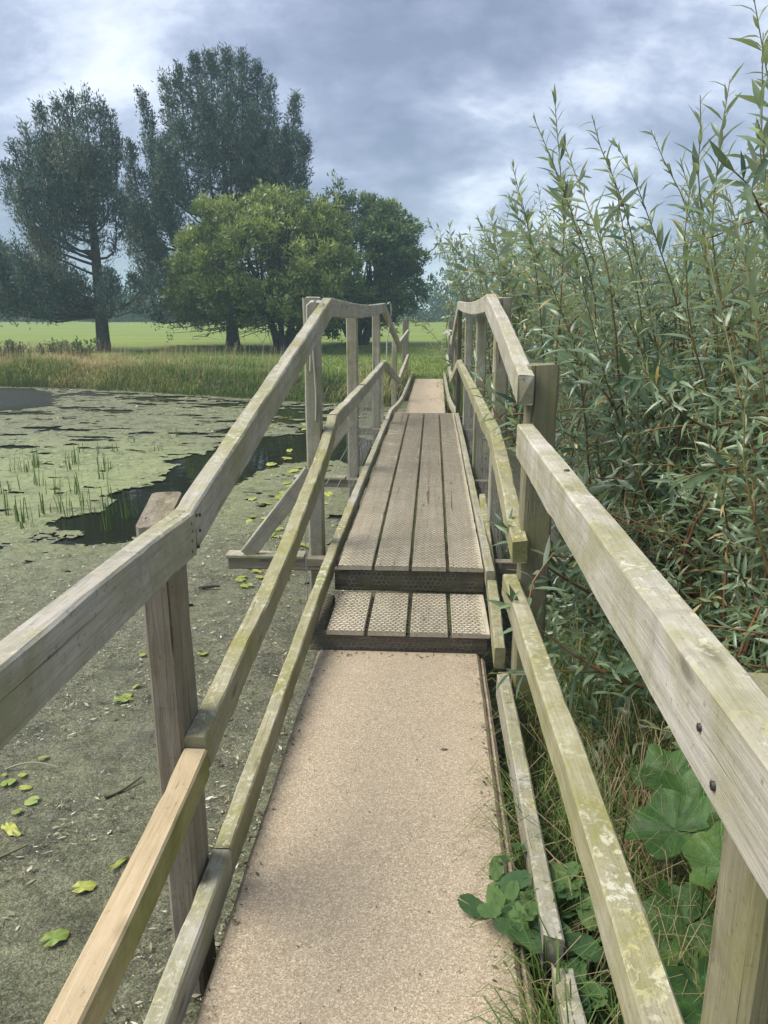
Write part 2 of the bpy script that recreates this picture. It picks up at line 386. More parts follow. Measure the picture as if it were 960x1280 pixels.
NETTLE = leafmat('nettle_leaf', [(0.0, (0.03, 0.075, 0.03)), (0.5, (0.06, 0.13, 0.045)), (1.0, (0.15, 0.24, 0.07))], 0.55, 0.2, bumpy=0.5)
STEM = leafmat('willow_stem', [(0.0, (0.09, 0.05, 0.028)), (0.5, (0.20, 0.095, 0.045)), (1.0, (0.22, 0.2, 0.07))], 0.6, 0.0)
DEBRIS = leafmat('debris', [(0.0, (0.03, 0.027, 0.018)), (0.3, (0.10, 0.095, 0.055)), (0.6, (0.21, 0.2, 0.12)), (0.85, (0.38, 0.36, 0.26)), (1.0, (0.6, 0.57, 0.47))], 0.8, 0.0)

# concrete
def concrete():
    m, nt, b, out = new_mat('concrete')
    tc = N(nt, 'ShaderNodeTexCoord'); v = tc.outputs['Object']
    vo = N(nt, 'ShaderNodeTexVoronoi'); vo.inputs['Scale'].default_value = 300; L(nt, v, vo.inputs['Vector'])
    sp = N(nt, 'ShaderNodeSeparateColor'); L(nt, vo.outputs['Color'], sp.inputs[0])
    agg = ramp(nt, sp.outputs[0], [(0.0, (0.195, 0.15, 0.095)), (0.35, (0.375, 0.30, 0.2)), (0.75, (0.45, 0.365, 0.25)), (0.95, (0.68, 0.585, 0.44))])
    n1 = noise(nt, v, 3.0, 7, 0.65, 0.3)
    col = mixc(nt, ramp(nt, n1, [(0.38, 0.0), (0.72, 0.28)]), agg, (0.32, 0.26, 0.19))
    n2 = noise(nt, v, 14, 6, 0.7)
    col = mixc(nt, ramp(nt, n2, [(0.55, 0.0), (0.75, 0.45)]), col, (0.23, 0.19, 0.145))
    n3 = noise(nt, v, 420, 2)
    col = mixc(nt, ramp(nt, n3, [(0.3, 0.0), (0.7, 0.35)]), col, (0.52, 0.44, 0.35))
    # dirt gathers along the long edges
    sx = N(nt, 'ShaderNodeSeparateXYZ'); L(nt, v, sx.inputs[0])
    ex = mth(nt, 'ABSOLUTE', mth(nt, 'ADD', sx.outputs[0], 0.131))
    ed = mth(nt, 'MULTIPLY', ramp(nt, ex, [(0.25, 0.0), (0.385, 1.0)]), ramp(nt, noise(nt, v, 9, 6, 0.75), [(0.42, 0.0), (0.66, 1.0)]))
    col = mixc(nt, mth(nt, 'MULTIPLY', ed, 0.5), col, (0.12, 0.10, 0.07))
    L(nt, col, b.inputs['Base Color']); b.inputs['Roughness'].default_value = 0.9
    bump(nt, b, mth(nt, 'ADD', vo.outputs['Distance'], mth(nt, 'MULTIPLY', n2, 0.6)), 0.5, 0.003)
    return m
CONC = concrete()

def ground_mat():
    m, nt, b, out = new_mat('ground')
    tc = N(nt, 'ShaderNodeTexCoord'); v = tc.outputs['Object']
    a = N(nt, 'ShaderNodeAttribute', attribute_name='mown')
    n1 = noise(nt, mapping(nt, v, (0.10, 0.35, 1)), 1.0, 6, 0.6)
    n2 = noise(nt, mapping(nt, v, (1.2, 4.0, 1)), 1.0, 6, 0.7)
    n3 = noise(nt, v, 9.0, 5, 0.7)
    g = ramp(nt, mth(nt, 'ADD', mth(nt, 'MULTIPLY', n1, 0.55), mth(nt, 'MULTIPLY', n2, 0.45)), [(0.36, (0.10, 0.15, 0.016)), (0.5, (0.15, 0.195, 0.022)), (0.62, (0.22, 0.245, 0.04))])
    g = mixc(nt, ramp(nt, n3, [(0.35, 0.45), (0.65, 0.0)]), g, (0.09, 0.16, 0.03))
    soil = ramp(nt, noise(nt, v, 22, 7, 0.7), [(0.3, (0.016, 0.013, 0.008)), (0.55, (0.045, 0.036, 0.022)), (0.75, (0.09, 0.085, 0.04))])
    L(nt, mixc(nt, a.outputs['Fac'], soil, g), b.inputs['Base Color']); b.inputs['Roughness'].default_value = 0.95
    bump(nt, b, n3, 0.6, 0.03)
    return m
GROUND = ground_mat()

def water_mat():
    m, nt, b, out = new_mat('pond_water')
    tc = N(nt, 'ShaderNodeTexCoord')
    b.inputs['Base Color'].default_value = (0.012, 0.014, 0.008, 1); b.inputs['IOR'].default_value = 1.33
    n = noise(nt, mapping(nt, tc.outputs['Object'], (3, 5, 1)), 1.0, 3, 0.5)
    sx = N(nt, 'ShaderNodeSeparateXYZ'); L(nt, tc.outputs['Object'], sx.inputs[0])      # a breeze ruffles the far corner
    ruf = mth(nt, 'MULTIPLY', ramp(nt, mth(nt, 'DIVIDE', sx.outputs[1], 20.0), [(0.66, 0.0), (0.78, 1.0)]), ramp(nt, mth(nt, 'DIVIDE', sx.outputs[0], -12.0), [(0.45, 0.0), (0.62, 1.0)]))
    L(nt, mth(nt, 'ADD', mth(nt, 'MULTIPLY', ruf, 0.58), 0.04), b.inputs['Roughness'])
    bump(nt, b, n, 0.12, 0.02)
    return m
WATER = water_mat()

def mat_mat():
    m, nt, b, out = new_mat('algae')
    tc = N(nt, 'ShaderNodeTexCoord'); v = tc.outputs['Object']
    a = N(nt, 'ShaderNodeAttribute', attribute_name='tint')
    vo = N(nt, 'ShaderNodeTexVoronoi'); vo.inputs['Scale'].default_value = 230; L(nt, v, vo.inputs['Vector'])
    s = N(nt, 'ShaderNodeSeparateColor'); L(nt, vo.outputs['Color'], s.inputs[0])
    n1 = noise(nt, v, 55, 8, 0.8, 0.5)
    n2 = noise(nt, v, 5, 6, 0.7, 0.4)
    n0 = noise(nt, v, 11, 7, 0.72, 0.4)
    k = mth(nt, 'ADD', mth(nt, 'MULTIPLY', s.outputs[0], 0.22), mth(nt, 'ADD', mth(nt, 'MULTIPLY', n1, 0.42), mth(nt, 'MULTIPLY', n0, 0.36)))
    grey = ramp(nt, k, [(0.34, (0.018, 0.018, 0.012)), (0.45, (0.075, 0.075, 0.047)), (0.55, (0.15, 0.148, 0.098)), (0.68, (0.33, 0.32, 0.24))])
    green = ramp(nt, k, [(0.25, (0.075, 0.09, 0.03)), (0.45, (0.20, 0.235, 0.095)), (0.62, (0.33, 0.365, 0.18)), (0.8, (0.46, 0.49, 0.3))])
    f = mth(nt, 'ADD', a.outputs['Fac'], mth(nt, 'MULTIPLY', mth(nt, 'SUBTRACT', n2, 0.5), 1.1), True)
    col = mixc(nt, f, grey, green)
    wet = ramp(nt, noise(nt, v, 2.3, 6, 0.7, 0.5), [(0.56, 0.0), (0.68, 0.65)])
    col = mixc(nt, wet, col, (0.035, 0.036, 0.022))
    L(nt, col, b.inputs['Base Color'])
    L(nt, ramp(nt, noise(nt, v, 6, 4, 0.6), [(0.4, 0.85), (0.62, 0.16)]), b.inputs['Roughness'])
    bump(nt, b, mth(nt, 'ADD', k, n1), 0.8, 0.012)
    return m
ALGAE = mat_mat()

def moss_mat():
    m, nt, b, out = new_mat('gap_moss')
    tc = N(nt, 'ShaderNodeTexCoord'); v = tc.outputs['Object']
    n1 = noise(nt, v, 90, 4, 0.7); n2 = noise(nt, v, 2.2, 4, 0.6)
    dirt = ramp(nt, n1, [(0.35, (0.012, 0.01, 0.007)), (0.6, (0.06, 0.05, 0.03)), (0.75, (0.16, 0.14, 0.09))])
    moss = ramp(nt, n1, [(0.35, (0.07, 0.10, 0.015)), (0.65, (0.26, 0.32, 0.07))])
    L(nt, mixc(nt, ramp(nt, n2, [(0.42, 0.0), (0.58, 1.0)]), dirt, moss), b.inputs['Base Color'])
    b.inputs['Roughness'].default_value = 0.95; bump(nt, b, n1, 1.0, 0.01)
    return m
MOSS = moss_mat()

# ================================================================== SETTING
WZ = -0.30                                   # pond level
POND = np.array([(-26, -6), (-26, 14), (-20, 18.0), (-14, 18.6), (-10.4, 18.1), (-8.2, 17.7), (-6, 16.9), (-4, 16.0), (-2.2, 15.2), (-0.6, 15.6), (0.6, 16.2), (2.6, 16.0),
                 (3.2, 12), (2.9, 8), (2.2, 5.2), (1.4, 3.9), (0.62, 3.3), (0.34, 2.6), (0.22, 1.0), (0.0, -0.8), (-1.0, -3.5), (-4, -6)])
def pond_sd(x, y):
    """signed distance to the shore, negative over water"""
    x = np.asarray(x, float); y = np.asarray(y, float)
    d = np.full(x.shape, 1e9); ins = np.zeros(x.shape, bool); n = len(POND)
    for i in range(n):
        a = POND[i]; b = POND[(i + 1) % n]; e = b - a
        t = np.clip(((x - a[0]) * e[0] + (y - a[1]) * e[1]) / (e @ e), 0, 1)
        d = np.minimum(d, np.hypot(x - a[0] - t * e[0], y - a[1] - t * e[1]))
        c = (a[1] > y) != (b[1] > y)
        with np.errstate(divide='ignore', invalid='ignore'):
            ins ^= c & (x < (b[0] - a[0]) * (y - a[1]) / (b[1] - a[1] + 1e-12) + a[0])
    return np.where(ins, -d, d)
def ground_z(x, y):
    sd = pond_sd(x, y) + 0.25 * (fbm(np.asarray(x) * 1.3, np.asarray(y) * 1.3, 5) - 0.5)
    near_right = (np.asarray(x) > -0.2) & (np.asarray(y) < 9)
    lvl = .08 - .092 * np.clip(1 - (np.abs(x) - 1) / 1.5, 0, 1) * np.clip(1 - (np.asarray(y) - 18.5) / 6, 0, 1)
    slope = np.where(near_right, 0.28, 0.75)
    z = np.where(sd > 0, np.minimum(WZ + sd * slope, np.where(near_right, 0.02, lvl)), np.maximum(WZ + sd * 0.9, -1.0))
    return z + 0.03 * (fbm(np.asarray(x) * 0.8, np.asarray(y) * 0.8, 9) - 0.5) * (sd > 0.4)

gx = np.concatenate([-np.geomspace(30, 600, 16)[::-1], np.arange(-28, -16, 1.0), np.arange(-16, 6, 0.2), np.arange(6, 20, 1.0), np.geomspace(20, 600, 16)])
gy = np.concatenate([-np.geomspace(8, 300, 10)[::-1], np.arange(-7, 23, 0.2), np.arange(23, 60, 1.5), np.geomspace(60, 900, 20)])
X, Y = np.meshgrid(gx, gy, indexing='ij'); Z = ground_z(X, Y)
nx, ny = X.shape; i, j = np.meshgrid(np.arange(nx - 1), np.arange(ny - 1), indexing='ij')
F = np.stack([i * ny + j, (i + 1) * ny + j, (i + 1) * ny + j + 1, i * ny + j + 1], -1).reshape(-1, 4)
a = Acc(); a.push(np.stack([X, Y, Z], -1), [F], [0.5])
me = a.mesh('ground', GROUND, True)
sdv = pond_sd(X, Y)
mown = np.clip((sdv - 1.0) / 1.2, 0, 1) * (Y > 14) + 0.35 * np.clip(sdv / 0.5, 0, 1) * (Y <= 14)
mown = np.where((Y > 14) & (X > 0.9) & (Y < 24), mown * 0.3, mown)
at = me.attributes.new('mown', 'FLOAT', 'POINT'); at.data.foreach_set('value', np.clip(mown, 0, 1).astype(np.float32).ravel())
tag(link('ground', me), 'mown green field and grassy pond banks', kind='structure')

a = Acc()
xs = np.linspace(-27, 4.5, 64); ys = np.linspace(-6.5, 19.5, 54); X, Y = np.meshgrid(xs, ys, indexing='ij')
i, j = np.meshgrid(np.arange(63), np.arange(53), indexing='ij')
F = np.stack([i * 54 + j, (i + 1) * 54 + j, (i + 1) * 54 + j + 1, i * 54 + j + 1], -1).reshape(-1, 4)
a.push(np.stack([X, Y, np.full_like(X, WZ)], -1), [F], [0.5])
tag(acc_obj('water', a, WATER), 'dark still pond water', kind='structure')

# open channel of clear water, outlined on the pond surface
def wpoly(pix): return np.array([on_z(x, y, WZ)[:2] for x, y in pix])
CHAN = [wpoly([(58, 652), (95, 645), (132, 641), (138, 618), (178, 610), (206, 602), (212, 588), (240, 576), (270, 560), (300, 548), (350, 546), (400, 541), (470, 552), (470, 585), (400, 578), (345, 584), (300, 600), (262, 632), (225, 655), (180, 672), (120, 686), (76, 682), (102, 668), (60, 658)]),
        wpoly([(-80, 484), (40, 486), (66, 492), (70, 508), (20, 514), (-80, 518)]),
        wpoly([(196, 577), (240, 569), (265, 570), (240, 582)]),
        wpoly([(330, 505), (430, 508), (440, 545), (395, 552), (360, 535), (320, 520)]),
        wpoly([(80, 487), (260, 497), (330, 505), (300, 511), (200, 503), (80, 494)])]
def in_poly(x, y, Pg):
    ins = np.zeros(x.shape, bool); n = len(Pg)
    for i in range(n):
        a = Pg[i]; b = Pg[(i + 1) % n]; c = (a[1] > y) != (b[1] > y)
        ins ^= c & (x < (b[0] - a[0]) * (y - a[1]) / (b[1] - a[1] + 1e-12) + a[0])
    return ins
def open_water(x, y):
    wx = x + 0.15 * (fbm(x * 1.7, y * 1.7, 21) - .5) + 0.3 * (fbm(x * 6, y * 6, 31) - .5); wy = y + 0.15 * (fbm(x * 1.7, y * 1.7, 41) - .5) + 0.4 * (fbm(x * 6, y * 6, 51) - .5)
    o = np.zeros(x.shape, bool)
    for k, c in enumerate(CHAN):
        p = in_poly(wx, wy, c)
        if k >= 3: p &= fbm(x * 2.2, y * 3.5, 61) > 0.47
        o |= p
    dots = fbm(x * 5, y * 7, 71) > np.where(y < 4.2, 0.84, 0.755)
    far = (y > 9.5) & (fbm(x * 1.6, y * 4, 81) > 0.66)
    return o | dots | far
rg = np.random.default_rng(3)
a = Acc()
for (x0, x1, y0, y1, st) in ((-3.6, 0.4, -0.4, 4.6, 0.02), (-6.6, 2.4, 4.6, 12.0, 0.034), (-14, -6.6, 3.4, 12.0, 0.1), (-20, 3.2, 12.0, 18.8, 0.085), (-6.6, -3.6, -0.4, 4.6, 0.08), (0.4, 1.6, 2.6, 4.6, 0.05)):
    xs = np.arange(x0, x1 + st * 1.6, st); ys = np.arange(y0, y1 + st * 1.6, st)
    X, Y = np.meshgrid(xs, ys, indexing='ij'); nx, ny = X.shape
    ed = np.ones_like(X); ed[0] = ed[-1] = 0; ed[:, 0] = ed[:, -1] = 0
    Xj = X + rg.uniform(-.42, .42, X.shape) * st * ed; Yj = Y + rg.uniform(-.42, .42, X.shape) * st * ed
    Zm = WZ + 0.003 + 0.012 * fbm(X * 9, Y * 9, 7) + 0.010 * np.clip(fbm(X * 40, Y * 40, 8) - .45, 0, 1) + 0.02 * np.clip(fbm(X * 2, Y * 2, 12) - .5, 0, 1)
    cx = (X[:-1, :-1] + X[1:, 1:]) / 2; cy = (Y[:-1, :-1] + Y[1:, 1:]) / 2
    keep = (pond_sd(cx, cy) < 0.02) & ~open_water(cx, cy)
    i, j = np.nonzero(keep)
    F = np.stack([i * ny + j, (i + 1) * ny + j, (i + 1) * ny + j + 1, i * ny + j + 1], -1)
    gz = np.exp(-(((cx + 4.6) / 2.6) ** 2 + ((cy - 7.8) / 2.4) ** 2)) * 0.85 + 0.25 * np.clip((cy - 3.5) / 6, 0, 1) + 0.1 + 0.35 * (fbm(cx * .7, cy * .7, 91) - .5)
    a.push(np.stack([Xj, Yj, Zm], -1), [F], [np.clip(gz[i, j], 0, 1)])
tag(acc_obj('algae_mat', a, ALGAE, smooth=True), 'grey green mat of algae and weed covering the pond', 'algae', kind='stuff')

# floating flecks, straw and rotting bits
a = Acc(); m = 60000
x = rg.uniform(-4.2, 0.3, m); y = 0.4 + 6.5 * rg.random(m) ** 1.5
ok = (pond_sd(x, y) < 0) & ~open_water(x, y) & (fbm(x * 3, y * 3, 77) > 0.38); x, y = x[ok], y[ok]; m = len(x)
az = rg.uniform(0, 2 * PI, m); D = np.stack([np.cos(az), np.sin(az), rg.normal(0.08, .15, m)], 1)
P = np.stack([x, y, np.full(m, WZ + 0.018) + rg.random(m) * .008], 1)
ln = 0.006 + 0.035 * rg.random(m) ** 3
leaves(a, P, D, np.tile([[0, 0, 1.0]], (m, 1)) + rg.normal(0, .25, (m, 3)), ln, 0.0016 + ln * .14 * rg.random(m), np.clip(rg.beta(1.1, 1.2, m), 0, 1), droop=0)
m = 26000; x = rg.uniform(-13, .3, m); y = rg.uniform(4.5, 17.6, m); ok = (pond_sd(x, y) < -.1) & ~open_water(x, y) & (fbm(x * 1.3, y * 2.6, 79) > .44); x, y = x[ok], y[ok]; m = len(x)
az = rg.uniform(0, 2 * PI, m); ln = (0.008 + 0.03 * rg.random(m) ** 2.5) * (y / 6.5)
leaves(a, np.stack([x, y, np.full(m, WZ + 0.018) + rg.random(m) * .012], 1), np.stack([np.cos(az), np.sin(az), rg.normal(0.05, .12, m)], 1), np.tile([[0, 0, 1.0]], (m, 1)) + rg.normal(0, .2, (m, 3)), ln, ln * rg.uniform(.12, .4, m), np.clip(rg.beta(1.6, 1.7, m), 0, .9), droop=0)
tag(acc_obj('floating_debris', a, DEBRIS), 'straw flecks and rotted bits floating on the pond weed', 'debris', kind='stuff')

# concrete paths at both ends
def slab(name, x0, x1, y0, y1, zt, th, seed, label, skew=0.0):
    rg = np.random.default_rng(seed); n = 60; ys = np.linspace(y0, y1, n); V = []
    for k, yy in enumerate(ys):
        s = skew * (yy - y0); e = rg.normal(0, .0007, 4)
        V += [(x0 + s + e[0], yy, zt - .012), (x0 + s + .012 + e[0], yy, zt), (x1 + s - .012 + e[1], yy, zt), (x1 + s + e[1], yy, zt - .012), (x1 + s, yy, zt - th), (x0 + s, yy, zt - th)]
    F = []
    for k in range(n - 1):
        for q in range(6):
            F.append((k * 6 + q, k * 6 + (q + 1) % 6, (k + 1) * 6 + (q + 1) % 6, (k + 1) * 6 + q))
    F += [(0, 1, 2, 3), (0, 3, 4, 5), tuple((n - 1) * 6 + q for q in (3, 2, 1, 0)), tuple((n - 1) * 6 + q for q in (5, 4, 3, 0))]
    me = bpy.data.meshes.new(name); me.from_pydata([tuple(v) for v in V], [], F); me.materials.append(CONC)
    import bmesh
    bm = bmesh.new(); bm.from_mesh(me); bmesh.ops.recalc_face_normals(bm, faces=bm.faces); bm.to_mesh(me); bm.free()
    return tag(link(name, me), label, kind='structure')
slab('path', -0.514, 0.236, -3.0, 3.285, 0.0, 0.14, 4, 'speckled beige concrete path leading on to the footbridge')
slab('path_edging', 0.2365, 0.262, -3.0, 3.275, -0.018, 0.12, 5, 'dirty concrete edging along the path')
slab('path', -0.43, 0.20, 9.98, 17.4, 0.0, 0.14, 6, 'beige concrete path beyond the footbridge', skew=0.006)

# ================================================================== FOOTBRIDGE
BR = thing('footbridge', (-0.1, 6.5, WZ), 'weathered grey timber footbridge with sagging handrails and stepped plank deck', 'footbridge')
RL, RR = -0.575, 0.335         # centre lines of the rails
def b_(name, pts, w, h, mat, seed, **k): return board(name, pts, w, h, mat, BR, seed, **k)
# left handrail, then its lower rail and kerb board
HL0 = b_('handrail', [(RL, -1.6, 1.085), (RL, 0.87, 1.10), (RL + .002, 1.69, 1.094)], .052, .108, WOOD, 11)
HL1 = b_('handrail', [(RL, 1.693, 1.094), (RL + .004, 2.9, 1.335), (RL, 4.27, 1.597)], .052, .104, WOOD, 12)
b_('handrail', [(RL, 4.273, 1.60), (RL + .006, 5.9, 1.572), (RL + .004, 7.6, 1.575), (RL, 9.12, 1.595)], .05, .10, WOOD, 13)
b_('handrail', [(RL, 9.123, 1.595), (RL, 13.2, 0.99)], .05, .11, WOOD, 14)
b_('handrail', [(RL, 13.203, 0.99), (RL, 18.3, 1.055)], .05, .10, WOOD, 15)
b_('mid_rail', [(RL, -1.6, 0.43), (RL, 0.95, 0.445), (RL, 1.665, 0.487)], .06, .085, WOODN, 16, wob=.0008)
b_('mid_rail', [(RL, 1.67, 0.515), (RL + .006, 2.52, 0.605), (RL + .01, 3.04, 0.68), (RL + .008, 3.88, 0.825), (RL, 4.42, 0.948)], .056, .092, WOODG, 17, wob=.0035)
b_('mid_rail', [(RL, 4.425, 0.95), (RL + .004, 6.6, 0.94), (RL, 9.2, 0.945)], .052, .095, WOOD, 18, wob=.0025)
b_('mid_rail', [(RL, 9.203, 0.945), (RL, 13.25, 0.385)], .05, .1, WOOD, 19)
b_('mid_rail', [(RL, 13.253, 0.385), (RL, 18.35, 0.50)], .05, .1, WOOD, 20)
b_('kerb_board', [(-.567, -1.6, 0.06), (-.567, 1.80, 0.085)], .052, .10, WOOD, 21)
b_('kerb_board', [(-.567, 1.803, 0.088), (-.563, 2.8, 0.145), (-.548, 3.76, 0.225), (-.532, 5.0, 0.28)], .05, .10, WOODG, 22, wob=.0022)
b_('kerb_board', [(-.532, 5.003, 0.28), (-.53, 9.9, 0.28)], .05, .09, WOOD, 23, wob=.0022)
b_('kerb_board', [(-.53, 9.903, 0.275), (-.50, 13.2, 0.10), (-.47, 18.2, 0.11)], .05, .09, WOOD, 24)
# right side
HR0 = b_('handrail', [(RR + .003, -1.6, 1.15), (RR, 0.9, 1.15), (RR, 2.765, 1.146)], .058, .118, WOODP, 31)
HR1 = b_('handrail', [(RR - .01, 4.58, 1.625), (RR - .008, 3.6, 1.475), (RR - .006, 2.735, 1.322)], .058, .108, WOODP, 32, jag=.012)
b_('handrail', [(RR - .01, 4.583, 1.622), (RR - .012, 6.2, 1.592), (RR - .01, 8.2, 1.60), (RR - .01, 10.0, 1.622)], .05, .10, WOODP, 33)
b_('handrail', [(RR - .01, 10.003, 1.62), (RR - .01, 13.3, 1.02)], .05, .11, WOOD, 34)
b_('handrail', [(RR - .01, 13.303, 1.02), (RR - .01, 18.0, 1.06)], .05, .1, WOOD, 35)
b_('mid_rail', [(RR - .008, -1.6, 0.64), (RR - .008, 0.83, 0.615), (RR - .013, 1.77, 0.595), (RR - .022, 2.84, 0.55)], .058, .088, WOODG, 36, wob=.0022)
b_('mid_rail', [(RR - .01, 9.7, 0.93), (RR - .006, 4.7, 0.935), (RR - .004, 3.86, 0.91), (RR - .004, 2.72, 0.722)], .06, .092, WOODG, 37, wob=.003, jag=.01)
b_('mid_rail', [(RR - .01, 9.703, 0.93), (RR - .01, 13.3, 0.4)], .05, .1, WOOD, 38)
b_('mid_rail', [(RR - .01, 13.303, 0.4), (RR - .01, 18.0, 0.5)], .05, .1, WOOD, 39)
b_('kerb_board', [(0.312, 9.9, 0.28), (0.312, 3.72, 0.255)], .046, .09, WOOD, 40, wob=.0022)
b_('kerb_board', [(0.363, 5.25, 0.29), (0.302, 3.0, 0.165)], .046, .10, WOODG, 41, wob=.0022)
b_('kerb_board', [(0.304, 2.86, 0.125), (0.315, 1.55, 0.085)], .048, .11, WOOD, 42, jag=.02, wob=.0022)
b_('kerb_board', [(0.330, 1.50, 0.05), (0.335, -1.6, 0.03)], .05, .09, WOOD, 43, jag=.025, wob=.004)
b_('kerb_board', [(0.312, 9.903, 0.275), (0.28, 13.2, 0.10), (0.27, 17.8, 0.11)], .05, .09, WOOD, 44)
# posts (outside the rails)
def post(x, y, z0, z1, w, d, mat, seed, lean=(0, 0), slope=0.0):
    return b_('post', [(x + lean[0], y + lean[1], z0), (x, y, z1)], w, d, mat, seed, wob=.003, seg=.2, ch=.009, end_cut=slope, jag=.006)
PL = RL - .072
post(PL + .003, 1.73, -.95, 1.088, .076, .135, POSTW, 51, (.012, .0), -.05)
post(PL, 4.20, -.9, 1.60, .085, .095, WOOD, 52, (-.004, .02))
post(PL, 6.28, -.9, 1.53, .085, .09, WOOD, 53)
post(PL, 8.95, -.9, 1.58, .085, .09, WOOD, 54)
post(PL, 13.2, -.9, 1.02, .085, .09, WOOD, 55)
post(PL + .01, 18.25, -.5, 1.27, .14, .12, POSTW, 56)
post(PL, -.75, -.9, 1.10, .085, .13, POSTW, 57)
PR = RR + .075
post(PR + .008, .78, -.6, 1.14, .105, .12, POSTG, 61)
post(PR - .012, 2.86, -.95, 1.348, .112, .115, POSTG, 62)
post(PR - .012, 4.60, -.9, 1.605, .085, .09, WOOD, 63)
post(PR - .012, 6.55, -.9, 1.58, .085, .09, WOOD, 64)
post(PR - .012, 8.85, -.9, 1.59, .085, .09, WOOD, 65)
post(PR - .012, 13.3, -.9, 1.05, .085, .09, WOOD, 66)
post(PR, 17.9, -.5, 1.25, .13, .12, POSTW, 67)
# inner struts beside the posts
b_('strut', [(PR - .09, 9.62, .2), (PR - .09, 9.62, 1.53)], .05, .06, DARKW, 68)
# cross beams under the deck with outrigger braces up to the posts
for k, (yb, xl, xr) in enumerate(((4.07, -1.13, .92), (6.12, -1.11, .90), (8.8, -1.10, .90), (9.9, -.62, .42))):
    CB = b_('cross_beam', [(xl, yb, .196), (xr, yb, .196)], .06, .072, POSTW, 70 + k)
    if k < 3:
        board('beam_cap', [(xl - .01, yb + .005, .212), (-.70, yb + .005, .212)], .09, .024, WOOD, CB, 75 + k)
        board('beam_cap', [(.47, yb + .005, .212), (xr + .01, yb + .005, .212)], .09, .024, WOOD, CB, 78 + k)
        board('brace', [(xl + .075, yb - .03, .235), (PL - .046, yb - .012 + .06 * (k == 0), .70)], .03, .085, WOOD, CB, 81 + k)
        board('brace', [(xr - .075, yb - .03, .235), (PR + .036, yb - .012 + .06 * (k == 0), .70)], .03, .085, WOOD, CB, 84 + k)
for k, xb in enumerate((-.42, -.10, .22)):
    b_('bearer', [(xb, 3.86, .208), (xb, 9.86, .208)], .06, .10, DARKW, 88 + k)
# stepped planks
PX = [-.48 + .177 / 2 + i * .195 for i in range(4)]
SEAM = (9.88, 8.4, 7.88, 7.86)
for k, xp in enumerate(PX):
    b_('plank', [(xp, 3.815, .237), (xp, SEAM[k], .237)], .177, .024, PLANK, 100 + k, ch=.003, wob=.0012)
    if SEAM[k] < 9.5: b_('plank', [(xp, SEAM[k] + .006, .236), (xp, 9.88, .236)], .176, .024, PLANK, 104 + k, ch=.003, wob=.0012)
    b_('step_plank', [(xp + .004, 3.295, .095), (xp + .004, 3.80, .095)], .175, .022, PLANK, 110 + k, ch=.003, wob=.0012)
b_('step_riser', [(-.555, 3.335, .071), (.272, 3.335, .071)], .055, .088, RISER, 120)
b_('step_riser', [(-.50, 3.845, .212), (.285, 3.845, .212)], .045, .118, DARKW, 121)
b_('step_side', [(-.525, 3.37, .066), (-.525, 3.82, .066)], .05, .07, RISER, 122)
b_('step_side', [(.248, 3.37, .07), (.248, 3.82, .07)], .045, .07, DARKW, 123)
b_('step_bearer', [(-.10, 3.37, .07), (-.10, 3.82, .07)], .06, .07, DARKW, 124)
# soil and moss packed in the gaps between planks
a = Acc()
for g in range(3):
    xg = -.48 + .177 + .009 + g * .195
    for y0, y1, zt in ((3.84, 9.86, .222), (3.32, 3.79, .08)):
        n = int((y1 - y0) / .02); ys = np.linspace(y0, y1, n)
        zt_ = zt + rg.normal(0, .004, (n, 3)) - .004
        V = np.stack([np.stack([np.full(n, xg + q), ys, zt_[:, k] - .006 * abs(q) / .012], 1) for k, q in enumerate((-.0115, 0, .0115))], 1).reshape(-1, 3)
        i, j = np.meshgrid(np.arange(n - 1), np.arange(2), indexing='ij')
        a.push(V, [np.stack([i * 3 + j, i * 3 + j + 1, (i + 1) * 3 + j + 1, (i + 1) * 3 + j], -1).reshape(-1, 4)], [0.5])
tag(acc_obj('gap_moss', a, MOSS, BR, smooth=True), kind='stuff')
# hexagonal wire netting stapled over deck, risers and one side
def hexnet(acc, o, u, v, U, V, cell=.026, r=.0007, nj=.0012, seed=1):
    rg = np.random.default_rng(seed); o = np.asarray(o, float); u = np.asarray(u, float); v = np.asarray(v, float); nn = np.cross(u, v)
    ea = cell / math.sqrt(3); ni = int(U / cell); nj_ = int(V / (1.5 * ea))
    i, j = np.meshgrid(np.arange(ni), np.arange(nj_), indexing='ij'); i = i.ravel(); j = j.ravel()
    cx = (i + .5 * (j % 2)) * cell; cy = j * 1.5 * ea
    key = {}; 
    for k in range(3):
        A = []
        for q in (k, k + 1):
            an = math.radians(30 + 60 * q); px = cx + ea * math.cos(an); py = cy + ea * math.sin(an)
            jx = (vnoise(px * 300.1, py * 300.1, seed) - .5) * cell * .28; jy = (vnoise(px * 300.1 + 9.3, py * 300.1, seed + 3) - .5) * cell * .28
            jz = (vnoise(px * 22, py * 22, seed + 5)) * nj
            A.append(o + np.outer(px + jx, u) + np.outer(py + jy, v) + np.outer(jz, nn))
        p, q = A; t = unit(q - p); s = unit(np.cross(t, nn)); b2 = np.cross(s, t)
        R = [s * r, (-.5 * s + .87 * b2) * r, (-.5 * s - .87 * b2) * r]
        m = len(p); Vv = np.stack([p + R[0], p + R[1], p + R[2], q + R[0], q + R[1], q + R[2]], 1).reshape(-1, 3)
        of = (np.arange(m) * 6)[:, None]
        acc.push(Vv, [np.concatenate([of + np.array(f) for f in ((0, 1, 4, 3), (1, 2, 5, 4), (2, 0, 3, 5))])], [0.5])
a = Acc(); hexnet(a, (-.482, 3.80, .2385), (1, 0, 0), (0, 1, 0), .765, 6.06, seed=2, r=.0011)
hexnet(a, (-.52, 3.285, .0965), (1, 0, 0), (0, 1, 0), .79, .53, seed=3, r=.0012)
tag(acc_obj('wire_netting', a, WIRED, BR), kind='stuff')
